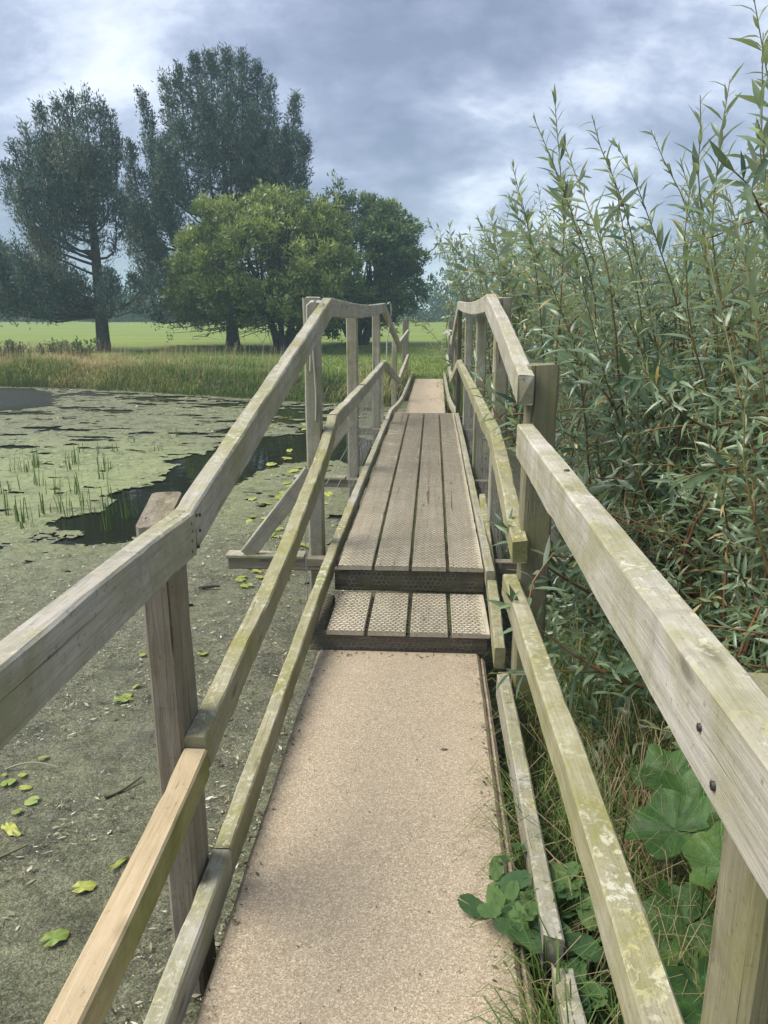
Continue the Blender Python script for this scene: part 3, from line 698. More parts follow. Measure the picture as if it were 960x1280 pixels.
a = Acc(); hexnet(a, (-.50, 3.818, .10), (1, 0, 0), (0, 0, 1), .78, .14, seed=4, nj=-.012, r=.0009)
hexnet(a, (-.54, 3.296, .004), (1, 0, 0), (0, 0, 1), .80, .085, seed=5, nj=-.012, r=.0009)
tag(acc_obj('wire_netting', a, WIRE, BR), kind='stuff')
a = Acc(); hexnet(a, (-.606, 5.4, .22), (0, 1, 0), (0, 0, 1), 4.2, .68, cell=.04, seed=6, nj=.01, r=.0011)
hexnet(a, (.372, 3.9, .22), (0, 1, 0), (0, 0, 1), 5.6, .68, cell=.04, seed=7, nj=.01, r=.0007)
tag(acc_obj('wire_netting', a, WIRE, BR), kind='stuff')
a = Acc()
for z0 in (.42, .56): tube(a, [(-.604, 4.3, z0), (-.604, 6.3, z0 + .02), (-.604, 8.9, z0)], .0025, 4)
tube(a, [(-.604, 3.55, .75), (-.606, 3.56, .12)], .0022, 4)
tag(acc_obj('strand_wire', a, WIRE, BR), kind='stuff')
# nails and bolts
def nail(x, y, z, r, parent, nrm=(1, 0, 0)):
    a = Acc(); nrm = np.asarray(nrm, float); tube(a, [np.array([x, y, z]) - nrm * .004, np.array([x, y, z]) + nrm * .0015, np.array([x, y, z]) + nrm * .0022], [r, r, r * .25], 8)
    acc_obj('nail', a, NAIL, parent, (x, y, z))
for (y, z) in ((1.665, 1.07), (1.668, 1.052), (1.662, 1.03), (1.71, 1.078), (1.735, 1.072), (1.73, 1.035), (1.712, 1.0), (1.66, 1.005)): nail(RL + .0275, y, z, .004, HL0 if y < 1.69 else HL1)
for (y, z, r) in ((.79, 1.095, .005), (.735, 1.058, .0055), (4.5, 1.57, .004), (4.45, 1.54, .004)): nail(RR - .0305, y, z, r, HR0 if y < 2 else HR1, (-1, 0, 0))
nail(RR + .008, 1.93, 1.1515, .007, HR0, (0, 0, 1))

# ropes tied round the rail
def rope(loops, label):
    t = None; a = Acc()
    for pts, r in loops: tube(a, resample(pts, .02), r, 6)
    o = acc_obj('rope', a, ROPE, None, loops[0][0][0]); tag(o, label, 'rope')
ang = np.linspace(0, 2 * PI, 17)
lp = []
for k in range(3):
    y0 = 4.02 + k * .022; zc = 1.50 + k * .004
    lp.append(([(RL + .04 * np.sign(math.cos(q)) * min(1, abs(math.cos(q)) * 1.5) - .03, y0 + .01 * math.sin(q), zc + .075 * math.sin(q) + .003) for q in ang], .0055))
lp.append(([(RL + .005, 4.06, 1.50), (-.632, 4.135, 1.44), (-.636, 4.142, 1.3), (-.628, 4.15, 1.1), (-.634, 4.16, .95)], .0055))
lp.append(([(RL - .02, 4.06, 1.50), (-.655, 4.135, 1.46), (-.650, 4.142, 1.36), (-.655, 4.146, 1.22)], .0055))
rope(lp, 'pale rope wound round the handrail above a long hanging end')
lp = [([(RL + .036, 9.0, 1.53), (RL + .06, 9.05, 1.47), (RL + .07, 9.12, 1.35), (RL + .045, 9.1, 1.18), (RL + .04, 9.05, .98), (RL + .034, 9.0, .93)], .008),
      ([(RL + .03, 9.3, 1.58), (RL + .05, 9.6, 1.60), (RL + .06, 9.7, 1.50), (RL + .04, 9.75, 1.40)], .008)]
rope(lp, 'limp pale cord hanging between handrail and lower rail')

# ================================================================== TREES
def limb_path(rg, p, q, n=6, bend=.12):
    p = np.asarray(p, float); q = np.asarray(q, float); L_ = np.linalg.norm(q - p); t = np.linspace(0, 1, n)[:, None]
    c = rg.normal(0, bend * L_, 3) * np.array([1, 1, .5]); return p + (q - p) * t + np.sin(t * PI) * c
def rosettes(acc, rg, C, axis, nl, size, hw, tint, spread=.9, off=.1, fine=False):
    m = len(C); C = np.repeat(C, nl, 0); A = np.repeat(axis, nl, 0); k = len(C)
    D = unit(A + rg.normal(0, spread, (k, 3))); P = C + rg.normal(0, off, (k, 3))
    t = np.clip(np.repeat(tint, nl) + rg.normal(0, .13, k), 0, 1)
    leaves(acc, P, D, rg.normal(0, 1, (k, 3)) + np.array([0, 0, .8]), size * rg.uniform(.7, 1.25, k), hw * rg.uniform(.7, 1.2, k), t, fine, .1)

def conifer(name, base, trunk_h, spires, label, seed, dens=26, trunk_r=.24, low=1.2, sz=.17, mat=PINE, lean=0.0):
    """upright conifer; each spire = (x, y, tip z, foliage length, radius) with x, y from the trunk"""
    rg = np.random.default_rng(seed); base = np.asarray(base, float)
    T = thing(name, base, label, 'tree')
    ta = Acc(); tp = limb_path(rg, base - [0, 0, .3], base + [lean, 0, trunk_h], 12, .012)
    tube(ta, tp, np.linspace(trunk_r, trunk_r * .22, 12) * np.where(np.arange(12) == 0, 1.35, 1), 10)
    la = Acc(); fa = Acc()
    for (x, y, tz, fl, r) in spires:
        tip = base + [x, y, tz]; rad = math.hypot(x, y)
        z_at = max(low, min(tz - fl * .75 - rad * .55, trunk_h * .93))
        s = tp[0] + (tp[-1] - tp[0]) * (z_at + .3) / (trunk_h + .3)
        bot = tip - np.array([x * .18, y * .18, fl])
        mid = s * .45 + bot * .55 + [0, 0, -.1]
        path = resample([s, mid, bot, tip], .5); n = len(path)
        tube(la, path, np.linspace(.03 + .012 * fl, .008, n), 5)
        m = max(12, int(dens * fl * (.5 + r)))
        t = rg.random(m) ** .85; ctr = bot + (tip - bot) * t[:, None]
        rr = r * np.sqrt(rg.random(m)) * np.clip(1.12 - t ** 1.6, .06, 1) * np.clip(.35 + t * 2.2, 0, 1)
        an = rg.uniform(0, 2 * PI, m)
        off = np.stack([np.cos(an) * rr, np.sin(an) * rr, rg.normal(0, .12, m) - .15 * rr], 1)
        C = ctr + off; out = unit(off * [1, 1, 0] + 1e-4) * .55 + np.array([0, 0, .9])
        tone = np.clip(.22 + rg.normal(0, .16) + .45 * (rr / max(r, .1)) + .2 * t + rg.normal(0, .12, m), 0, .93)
        tone = np.where(rg.random(m) < .04, 1.0, tone)
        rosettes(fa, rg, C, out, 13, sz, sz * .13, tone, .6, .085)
        tw = rg.choice(m, min(m, int(3 + 3 * fl)), replace=False)
        for q in tw: tube(la, [ctr[q] - [0, 0, .2], C[q]], [.011, .004], 3)
    acc_obj('trunk', ta, BARK, T, base, True); acc_obj('limbs', la, BARK, T, base); acc_obj('crown', fa, mat, T, base)
    return T
def mpp(d): return d / 960.0 * 1.0
rg = np.random.default_rng(21)
# tall conifer behind the round bush: dome between two narrow side spires
TB = on_y(292, 440, 30.5); TB[2] = .08
def spire_px(x, ytop, fl, r, dy, ref): 
    p = on_y(x, ytop, ref[1] + dy); return (p[0] - ref[0], dy, p[2] - ref[2], fl, r)
sp = []
for x, y, fl, r, dy in ((176, 118, 3.0, .42, .3), (160, 180, 3.2, .6, -.3), (190, 175, 3.4, .6, .6), (168, 250, 3, .8, -.8), (205, 98, 2.6, .45, .2), (222, 84, 3, .6, .6), (243, 72, 3.4, .7, 0), (262, 66, 3.6, .75, -.5), (282, 64, 3.6, .75, .5), (302, 70, 3.4, .7, 0),
                        (322, 82, 3.2, .65, .4), (338, 104, 3, .5, -.2), (370, 120, 2.8, .42, .1), (358, 165, 2.6, .5, .4), (384, 175, 2.4, .4, -.2), (375, 215, 2.6, .6, .5), (350, 230, 2.6, .7, -.4), (200, 190, 3, .8, -.8), (225, 150, 3, .85, -1.1), (255, 130, 3, .9, -1.3), (285, 125, 3, .9, -1.2), (315, 135, 3, .85, -.9), (335, 170, 2.8, .7, -.6)):
    sp.append(spire_px(x, y, fl, r, dy, TB))
for k in range(54):
    x = rg.uniform(152, 392); top = np.interp(x, [150, 176, 205, 270, 330, 370, 395], [190, 135, 120, 90, 110, 140, 200])
    y = top + 20 + (385 - top) * rg.random() ** 1.2
    if 200 < x < 232 and 250 < y < 400 and rg.random() < .65: continue
    if 245 < x < 300 and y > 190 and rg.random() < .45: continue
    sp.append(spire_px(x, y, min(rg.uniform(1.4, 2.4), max(.4, (395 - y) * .032)), rg.uniform(.45, .8), rg.uniform(-1.9, 1.9) * (1 - .4 * abs(x - 270) / 120), TB))
conifer('conifer_tree', TB, 7.6, sp, 'tallest dark conifer with domed crown and narrow side spires behind the round bush', 31, dens=54, trunk_r=.26, sz=.155)
# conifer with a bare lower trunk by the far bank
PB = on_y(130, 437, 27.0); PB[2] = .06
sp = []
for x, y, fl, r, dy in ((70, 122, 2.4, .5, 0), (88, 118, 2.6, .55, .4), (106, 120, 2.6, .55, -.4), (124, 128, 2.4, .5, .2), (48, 130, 2.2, .4, .1), (138, 140, 2.0, .36, -.2), (30, 158, 2.2, .5, .2), (16, 180, 2, .45, -.3), (146, 165, 1.8, .32, .1), (5, 205, 2, .5, .2), (60, 170, 2.4, .8, -1), (95, 165, 2.4, .8, -1.1), (125, 190, 2.2, .6, -.8)):
    sp.append(spire_px(x, y, fl, r, dy, PB))
for k in range(64):
    x = rg.uniform(-25, 152); top = np.interp(x, [-25, 5, 45, 90, 135, 152], [250, 205, 145, 125, 160, 220])
    y = top + 25 + (372 - top) * rg.random() ** 1.0
    if x > 128 and 230 < y and rg.random() < .7: continue
    if y > 372: continue
    sp.append(spire_px(x, y, min(rg.uniform(.9, 1.9), max(.35, (392 - y) * .028)), rg.uniform(.4, .75), rg.uniform(-1.9, 1.9), PB))
for k in range(16):
    x = rg.uniform(20, 212); y = rg.uniform(335, 378);
    if 100 < x < 160: continue
    sp.append(spire_px(x, y, rg.uniform(.3, .6), rg.uniform(.35, .6), rg.uniform(-1.7, 1.7), PB))
conifer('conifer_tree', PB, 6.6, sp, 'dark conifer with a bare straight lower trunk beside the grassy bank', 33, dens=44, trunk_r=.25, sz=.15)
# conifer cut by the frame edge
QB = on_y(-28, 432, 26.0); QB[2] = .06; sp = []
for k in range(26):
    x = rg.uniform(-110, 26); y = np.interp(x, [-110, -40, 0, 26], [310, 300, 345, 368]) + 30 * rg.random(); sp.append(spire_px(x, y, rg.uniform(.3, .6), rg.uniform(.4, .65), rg.uniform(-1.2, 1.2), QB))
conifer('conifer_tree', QB, 3.4, sp, 'low drooping blue-dark conifer with branches close to the grass', 35, dens=30, trunk_r=.15, low=.5)

def bush(name, base, lobes, label, mat, seed, bark, leaf=.105, nros=70, stems=7, nl=9, skirt=None):
    """broad-leaved bush; lobes = (x, y, z, radius) from the base"""
    rg = np.random.default_rng(seed); base = np.asarray(base, float)
    T = thing(name, base, label, 'tree'); ta = Acc(); fa = Acc(); la = Acc()
    forks = []
    for k in range(stems):
        an = 2 * PI * k / stems + rg.uniform(-.3, .3); r = rg.uniform(.5, 1.3)
        f = base + [math.cos(an) * r, math.sin(an) * r * .8, rg.uniform(1.1, 2.0)]
        tube(ta, limb_path(rg, base + [math.cos(an) * .16, math.sin(an) * .16, -.25], f, 7, .08), np.linspace(.13, .07, 7), 7); forks.append(f)
    forks = np.array(forks)
    for (x, y, z, r) in lobes:
        c = base + [x, y, z]; f = forks[np.argmin(((forks - c) ** 2).sum(1))]
        tube(la, limb_path(rg, f, c, 7, .08), np.linspace(.06, .015, 7), 5)
        m = int(nros * (r / .8) ** 2); d = unit(rg.normal(0, 1, (m, 3)) + np.array([0, 0, .25])); rad = r * (.55 + .5 * rg.random(m) ** .5) * (1 + .18 * rg.normal(0, 1, m))
        C = c + d * rad[:, None] * [1, 1, .82]
        npf = max(5, int(13 * r)); pd = unit(rg.normal(0, 1, (npf, 3)) + np.array([0, 0, .35])); pc = c + pd * r * rg.uniform(.75, 1.2, (npf, 1)) * [1, 1, .82]; pr = rg.uniform(.14, .3, npf); pt = rg.normal(0, .14, npf)
        which = rg.integers(0, npf, m); lo_ = unit(rg.normal(0, 1, (m, 3)) + [0, 0, .3]); inn = rg.random(m) < .78
        C = np.where(inn[:, None], pc[which] + lo_ * pr[which][:, None] * rg.uniform(.5, 1.1, (m, 1)), C)
        d = np.where(inn[:, None], unit(lo_ + pd[which] * .6), d)
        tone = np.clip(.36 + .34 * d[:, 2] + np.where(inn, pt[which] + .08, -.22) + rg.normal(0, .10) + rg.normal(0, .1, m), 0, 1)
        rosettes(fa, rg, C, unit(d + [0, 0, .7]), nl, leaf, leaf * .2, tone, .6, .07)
        for q in rg.choice(m, 6, replace=False): tube(la, [c, C[q]], [.014, .005], 3)
    if skirt:
        for k in range(skirt[0]):
            an = rg.uniform(PI * .75, PI * 2.05); f = forks[rg.integers(len(forks))]; e = base + [math.cos(an) * rg.uniform(*skirt[1]), math.sin(an) * 2.2, rg.uniform(.35, 1.1)]
            pth = limb_path(rg, f, e, 8, .1); tube(la, pth, np.linspace(.03, .006, 8), 4)
            for j in range(4):
                s = pth[rg.integers(4, 8)]; tube(la, limb_path(rg, s, s + rg.normal(0, .45, 3) * [1, 1, .6], 4, .1), np.linspace(.01, .003, 4), 3)
    acc_obj('trunk', ta, bark, T, base, True); acc_obj('limbs', la, bark, T, base); acc_obj('crown', fa, mat, T, base)
    return T
def lobes_px(rg, cx, cy, rx, ry, yb, base, n, dyr, rmin, rmax, flat=410):
    out = []
    while len(out) < n:
        an = rg.uniform(0, 2 * PI); rr = math.sqrt(rg.uniform(.12, 1)); x = cx + rx * rr * math.cos(an); y = cy - ry * rr * math.sin(an)
        if y > flat: continue
        dy = (rg.choice([-1, 1], p=[.65, .35])) * dyr * math.sqrt(max(0, 1 - rr * rr)) * rg.uniform(.6, 1); p = on_y(x, y, base[1] + dy)
        out.append((p[0] - base[0], dy, p[2] - base[2], rg.uniform(rmin, rmax)))
    return out
LB = on_y(355, 437, 27.0); LB[2] = .06
lo = lobes_px(rg, 335, 336, 104, 78, 0, LB, 62, 2.6, .5, .85, 402)
for x, y in ((232, 384), (224, 368), (236, 350), (250, 325), (362, 256), (388, 262), (330, 266), (300, 282), (270, 298), (408, 280), (258, 312), (245, 340), (240, 368), (262, 380), (415, 300), (290, 392), (330, 392)):
    p = on_y(x, y, 27 + rg.uniform(-.8, .6)); lo.append((p[0] - LB[0], p[1] - LB[1], p[2] - LB[2], rg.uniform(.5, .68)))
bush('bush_tree', LB, lo, 'broad round bush tree with light yellow-green leaves and bare low twigs', BUSHL, 41, BARK, skirt=(26, (.5, 4.2)), nros=135, leaf=.15)
DB = on_y(450, 425, 32.0); DB[2] = .08
lo = lobes_px(rg, 438, 336, 80, 72, 0, DB, 64, 2.4, .55, .9, 408)
for x, y in ((415, 266), (436, 264), (462, 268), (486, 282), (502, 302), (512, 322), (513, 350), (498, 378), (474, 390)):
    p = on_y(x, y, 32 + rg.uniform(-.8, .6)); lo.append((p[0] - DB[0], p[1] - DB[1], p[2] - DB[2], rg.uniform(.55, .75)))
for y in (234, 246): p = on_y(422, y, 32); lo.append((p[0] - DB[0], 0, p[2] - DB[2], .22))
bush('bush_tree', DB, lo, 'darker green rounded bush tree overlapping the light bush beside the lawn', BUSHD, 43, BARK, leaf=.16, nros=130)

# far hedge and wood beyond the field
a = Acc(); rg2 = np.random.default_rng(50)
for k in range(150):
    x = rg2.uniform(-75, 45); d = rg2.uniform(80, 92); h = rg2.choice([1.2, 2.2, 3.4, 5.0], p=[.4, .3, .2, .1]) * rg2.uniform(.8, 1.25)
    m = 150; dd = unit(rg2.normal(0, 1, (m, 3))); dd[:, 2] = np.abs(dd[:, 2]) * 1.0
    C = np.array([x, d, .1]) + dd * np.array([rg2.uniform(1.5, 3.2), 1.6, h]) * (.6 + .45 * rg2.random((m, 1)))
    rosettes(a, rg2, C, unit(dd + [0, 0, .4]), 6, .42, .13, np.clip(.35 + .3 * dd[:, 2] + rg2.normal(0, .12, m) + rg2.normal(0, .12), 0, 1), .8, .25)
tag(acc_obj('far_hedge', a, HEDGE), 'distant hedge and wood beyond the field', 'hedge', kind='stuff')

# ================================================================== BANK GRASS
rgb = np.random.default_rng(60)
def scatter(n, x0, x1, y0, y1, lo, hi, rg):
    x = rg.uniform(x0, x1, n); y = rg.uniform(y0, y1, n); s = pond_sd(x, y); k = (s > lo) & (s < hi); return x[k], y[k], s[k]
a = Acc()
x, y, s = scatter(150000, -18, -.75, 14.6, 22.5, -.12, 2.9, rgb)
k = rgb.random(len(x)) < np.clip(1.15 - s / 2.9, .1, 1) * np.where((x > -2.6) & (s > 1.3), .25, 1); x, y, s = x[k], y[k], s[k]; m = len(x)
cl = fbm(x * 1.1, y * 1.1, 63); dry = np.clip(.17 + (.62 * cl) + .35 * np.clip((-x - 5.5) / 4, 0, 1) * np.clip(s / 1.4, 0, 1) + rgb.normal(0, .14, m) - .16 * (x > -5), 0, 1)
h = (.11 + .36 * fbm(x * 1.7, y * 1.7, 65) ** 1.2) * rgb.uniform(.6, 1.3, m) * np.where(x > -5, .85, 1.1) * (.45 + 1.1 * fbm(x * .55, y * .55, 66)); az = rgb.uniform(0, 2 * PI, m)
az = np.where((s < .35) & (rgb.random(m) < .6), rgb.normal(-PI / 2, .6, m), az)
blades(a, np.stack([x, y, ground_z(x, y) - .02], 1), h, rgb.uniform(.007, .014, m), az, rgb.uniform(.15, 1.0, m), dry, .8)
tag(acc_obj('bank_grass', a, GRASS), 'long tangled green and tan grass along the far pond bank', 'grass', kind='stuff')
a = Acc()   # tan seeding stalks
x, y, s = scatter(9000, -18, -3.0, 16, 22.5, .3, 2.6, rgb); k = fbm(x * .9, y * .9, 67) > .47; x, y = x[k], y[k]; m = len(x)
blades(a, np.stack([x, y, ground_z(x, y)], 1), rgb.uniform(.35, .75, m), np.full(m, .006), rgb.uniform(0, 2 * PI, m), rgb.uniform(.05, .35, m), rgb.uniform(.75, 1, m), .3)
tag(acc_obj('seeding_grass', a, GRASS), 'pinkish tan seeding grass stalks above the bank', 'grass', kind='stuff')
a = Acc()   # mown lawn
x = rgb.uniform(-10, 3.2, 60000); y = 16.2 + 14 * rgb.random(60000) ** 1.6; s = pond_sd(x, y)
k = (s > 1.2) & ~((x > -.5) & (x < .3) & (y < 17.5)); x, y = x[k], y[k]; m = len(x)
blades(a, np.stack([x, y, ground_z(x, y)], 1), rgb.uniform(.03, .075, m), np.full(m, .012), rgb.uniform(0, 2 * PI, m), rgb.uniform(.2, 1, m), np.clip(.38 + .3 * (fbm(x, y * 2, 69) - .4) + rgb.normal(0, .08, m), 0, 1), .6)
tag(acc_obj('lawn_grass', a, GRASS), 'short mown grass beyond the end of the path', 'grass', kind='stuff')
a = Acc()   # tufts by the far end of the bridge
for cx, cy, n, hh, sp_, lo_, hi_ in ((-1.25, 15.4, 900, .6, .5, .3, .85), (.55, 13.5, 700, .5, .3, .2, .6), (.45, 15.8, 500, .45, .3, .15, .5), (-.85, 16.8, 500, .4, .35, .25, .7), (.42, 11.2, 350, .4, .22, .2, .5)):
    m = n; P = np.stack([rgb.normal(cx, sp_ * .5, m), rgb.normal(cy, sp_, m), np.zeros(m)], 1); P[:, 2] = np.maximum(ground_z(P[:, 0], P[:, 1]), WZ) - .02
    blades(a, P, hh * rgb.uniform(.5, 1.2, m), rgb.uniform(.007, .013, m), rgb.uniform(0, 2 * PI, m), rgb.uniform(.2, 1.1, m), rgb.uniform(lo_, hi_, m), .9)
tag(acc_obj('tussock_grass', a, GRASS), 'arching green and straw tussocks beside the far end of the footbridge', 'grass', kind='stuff')
# stone at the waterline, low dark shrubs on the bank
r_ = on_z(77, 480, WZ); a = Acc()
u_, v_ = np.meshgrid(np.linspace(0, 2 * PI, 13)[:-1], np.linspace(-1.2, PI / 2, 7), indexing='ij'); q = 1 + .35 * (vnoise(u_ * 2, v_ * 3, 3) - .5)
V = np.stack([r_[0] + .22 * q * np.cos(u_) * np.cos(v_), r_[1] + .15 * q * np.sin(u_) * np.cos(v_), WZ + .02 + .13 * q * np.sin(v_)], -1)
i, j = np.meshgrid(np.arange(12), np.arange(6), indexing='ij')
a.push(V, [np.stack([i * 7 + j, ((i + 1) % 12) * 7 + j, ((i + 1) % 12) * 7 + j + 1, i * 7 + j + 1], -1).reshape(-1, 4)], [.5])
tag(acc_obj('rock', a, ROCK, None, (r_[0], r_[1], WZ)), 'small pale stone at the waterline under the long grass', 'rock')
def small_shrub(px, py, d, hgt, wid, label, seed, n=40, mat=BUSHD):
    rg = np.random.default_rng(seed); b = on_y(px, py, d); b[2] = ground_z(b[0], b[1]); T = thing('shrub', b, label, 'shrub'); la = Acc(); fa = Acc()
    for k in range(n):
        e = b + [rg.normal(0, wid * .5), rg.normal(0, wid * .35), hgt * rg.uniform(.5, 1.1)]; pth = limb_path(rg, b + rg.normal(0, .08, 3) * [1, 1, 0], e, 5, .1); tube(la, pth, np.linspace(.009, .003, 5), 3)
        C = pth[rg.integers(1, 5, 14)] + rg.normal(0, .04, (14, 3)); rosettes(fa, rg, C, np.tile([[0, 0, 1.0]], (14, 1)), 4, .085, .02, np.full(14, rg.uniform(.1, .5)), .9, .03)
    acc_obj('stem', la, BARK, T, b); acc_obj('foliage', fa, mat, T, b)
small_shrub(78, 440, 20.3, .55, .5, 'dark leafy sapling clump standing up out of the bank grass', 71)
small_shrub(102, 438, 20.6, .55, .4, 'thin dark sapling beside the bare conifer trunk in grass', 72, 18)
small_shrub(14, 448, 20.0, .5, .55, 'rounded dark green shrub low on the grassy bank', 73, 50)

# ================================================================== WILLOWS
WT = np.random.default_rng(80)
def shoot(rg, base, tip, sag, leaf_from, spacing, llen, st_acc, lf_rec, rad, side=0, tone=.45, side_len=(.25, .6)):
    base = np.asarray(base, float); tip = np.asarray(tip, float); Ln = np.linalg.norm(tip - base)
    n = max(6, int(Ln / .12)); t = np.linspace(0, 1, n)[:, None]
    h = (tip - base) * [1, 1, 0]
    path = base + (tip - base) * t - h * (np.sin(t * PI) * sag) + [0, 0, 1] * (np.sin(t * PI) * sag * .25 * Ln) + np.sin(t * PI) * rg.normal(0, .05, 3) * [1, 1, .3] * Ln + np.sin(t * 2 * PI) * rg.normal(0, .025, 3) * [1, 1, .3] * Ln + np.cumsum(rg.normal(0, .006, (n, 3)), 0)
    tube(st_acc, path, np.linspace(rad, .0016, n), 5, np.linspace(.25, .95, n - 1).repeat(5))
    cum = np.linspace(0, Ln, n)
    m = int(Ln * (1 - leaf_from) / spacing)
    if m > 0:
        s = leaf_from * Ln + np.arange(m) * spacing + rg.uniform(-.2, .2, m) * spacing; s = np.clip(s, 0, Ln)
        P = np.stack([np.interp(s, cum, path[:, k]) for k in range(3)], 1)
        T_ = unit(np.stack([np.interp(np.minimum(s + .03, Ln), cum, path[:, k]) for k in range(3)], 1) - np.stack([np.interp(np.maximum(s - .06, 0), cum, path[:, k]) for k in range(3)], 1))
        an = np.arange(m) * 2.4 + rg.uniform(0, 6) + rg.normal(0, .35, m)
        a_ = unit(np.cross(T_, np.array([.3, .2, 1.0]))); b_2 = np.cross(T_, a_)
        R = a_ * np.cos(an)[:, None] + b_2 * np.sin(an)[:, None]
        rel = s / Ln; op = np.radians(np.interp(rel, [0, .7, 1], [72, 58, 22]) + rg.normal(0, 11, m))[:, None]
        D = T_ * np.cos(op) + R * np.sin(op) + [0, 0, -.12]
        l = llen * np.interp(rel, [0, .3, .85, 1], [.8, 1, .95, .5]) * np.clip(rg.normal(1, .24, m), .45, 1.55)
        lf_rec.append((P, D, T_ + rg.normal(0, .25, (m, 3)), l, l * rg.uniform(.082, .115, m), np.where(rg.random(m) < .025, 1.0, np.clip(tone + rg.normal(0, .17, m) + .2 * (rel > .93), 0, .9)), rg.uniform(.0, .6, m)))
    for k in range(side):
        f = rg.uniform(.2, .88); p = np.array([np.interp(f * Ln, cum, path[:, q]) for q in range(3)]); an = rg.uniform(0, 2 * PI)
        l = rg.uniform(*side_len) * (1.15 - f * .6)
        e = p + l * unit(np.array([math.cos(an) * .75, math.sin(an) * .75, rg.uniform(-.25, 1.0)]))
        if e[0] < .52 and e[1] < 11 and e[2] < 1.75: continue
        shoot(rg, p, e, rg.uniform(-.1, .1), .12, spacing, llen * .88, st_acc, lf_rec, rad * .45, 0, tone)

LEAFV = []
for k in range(6):
    a = Acc(); leaves(a, np.zeros((1, 3)), np.array([[1.0, 0, 0]]), np.array([[0, 0, 1.0]]), 1.0, .085, np.array([.15 + .13 * k]), True, .08 + .05 * k)
    LEAFV.append(a.mesh('leaf', WILLOW, True))
def finish_willow(T, base, st_list, rec, fine, own_leaves=0):
    for s in st_list: acc_obj('stem', s, STEM, T, base, True)
    R = [np.concatenate([r[k] for r in rec]) for k in range(7)]
    if not fine: R[4] = R[4] * 1.35
    keep = np.ones(len(R[0]), bool)
    if own_leaves:
        C = R[0] + unit(R[1]) * R[3][:, None] * .5; px = to_px(C); inside = (px[:, 0] > 0) & (px[:, 0] < 955) & (px[:, 1] > 4) & (px[:, 1] < 1270)
        score = np.where(inside, R[3] / px[:, 2], 0); pick = np.argsort(-score)[:own_leaves]; keep[pick] = False
        for q in pick:
            D = unit(R[1][q]); S = unit(np.cross(D, R[2][q])); U = np.cross(S, D); l = R[3][q]; wv = R[4][q] / .085
            M = Matrix(((D[0] * l, -S[0] * wv, U[0] * l, R[0][q][0]), (D[1] * l, -S[1] * wv, U[1] * l, R[0][q][1]), (D[2] * l, -S[2] * wv, U[2] * l, R[0][q][2]), (0, 0, 0, 1)))
            link('leaf', LEAFV[min(5, int(R[5][q] * 6))], T, M)
    a = Acc(); leaves(a, *[r[keep] for r in R[:6]], fine, R[6][keep])
    tag(acc_obj('foliage', a, WILLOW, T, base, fine), kind='stuff')

def willow(base, label, specs, n_fill, fill, leaf_from, spacing, llen, fine, own, seed, rad=.010, bulk=None, tone=.45, side=5):
    """specs: explicit shoots (base xyz, tip xyz); fill: box x0,x1,y0,y1 for random bases"""
    rg = np.random.default_rng(seed); base = np.asarray(base, float); base[2] = max(ground_z(base[0], base[1]), WZ - .1)
    T = thing('willow', base, label, 'willow', 'willows along the right bank'); rec = []; sts = []
    for b, t, sag in specs:
        s = Acc(); shoot(rg, b, t, sag, leaf_from, spacing * 1.2, llen * 1.55, s, rec, rad, max(2, side - 1), tone - .25); sts.append(s)
    x0, x1, y0, y1, zlo, zhi, lean = fill; k = 0; tries = 0
    while k < n_fill and tries < n_fill * 40:
        tries += 1
        x = rg.uniform(x0, x1); y = rg.uniform(y0, y1); zb = max(float(ground_z(x, y)), WZ) - .05
        tip = np.array([x + rg.normal(lean, .55), y + rg.normal(-.2, .5), rg.uniform(zlo, zhi)])
        px = to_px(tip)[0]
        if bulk is not None and px[1] < np.interp(px[0], bulk[0], bulk[1]): continue
        if tip[0] < .62 and tip[1] < 11.5: continue
        if x < .6: continue
        s = Acc(); shoot(rg, (x, y, zb), tip, rg.choice([rg.uniform(-.05, .15), rg.uniform(.2, .4)], p=[.7, .3]), min(leaf_from + .0, .5), spacing, llen, s, rec, rad * rg.uniform(.7, 1.1), side, np.clip(tone + rg.normal(0, .1), 0, 1)); sts.append(s); k += 1
    # stems that are cheap to tell apart stay single; merge the short ones
    finish_willow(T, base, sts, rec, fine, own)
    return T
BULK = ([520, 560, 600, 640, 680, 720, 760, 800, 830, 860, 900, 960, 1100], [292, 285, 262, 235, 228, 245, 262, 262, 300, 262, 215, 165, 150])
def S(px, py, d, bx, by, sag=.06):
    t = on_y(px, py, d); return ((bx, by, max(float(ground_z(bx, by)), WZ) - .05), t, sag)
W1 = [S(944, 4, 2.7, 1.55, 2.9), S(962, 40, 2.6, 1.6, 2.7), S(914, 92, 2.9, 1.5, 3.1), S(888, 126, 3.1, 1.45, 3.3), S(930, 150, 2.8, 1.45, 2.8), S(958, 170, 2.5, 1.4, 2.5), S(872, 215, 3.1, 1.35, 3.2), S(905, 240, 2.7, 1.3, 2.7), S(980, 90, 2.4, 1.5, 2.4)]
W2 = [S(686, 112, 3.7, 1.25, 4.3, .1), S(656, 142, 3.9, 1.15, 4.5, .1), S(735, 148, 3.6, 1.3, 4.1, .08), S(714, 175, 3.5, 1.2, 4.0), S(778, 178, 3.7, 1.5, 4.2), S(806, 176, 3.8, 1.6, 4.3), S(838, 205, 3.9, 1.7, 4.4), S(648, 195, 4.1, 1.2, 4.7), S(690, 200, 3.6, 1.2, 4.1), S(760, 215, 3.5, 1.4, 4.0), S(640, 400, 3.3, 1.3, 3.9, .15), S(700, 330, 3.2, 1.2, 3.8, .1), S(668, 300, 3.6, 1.2, 4.1, .1)]
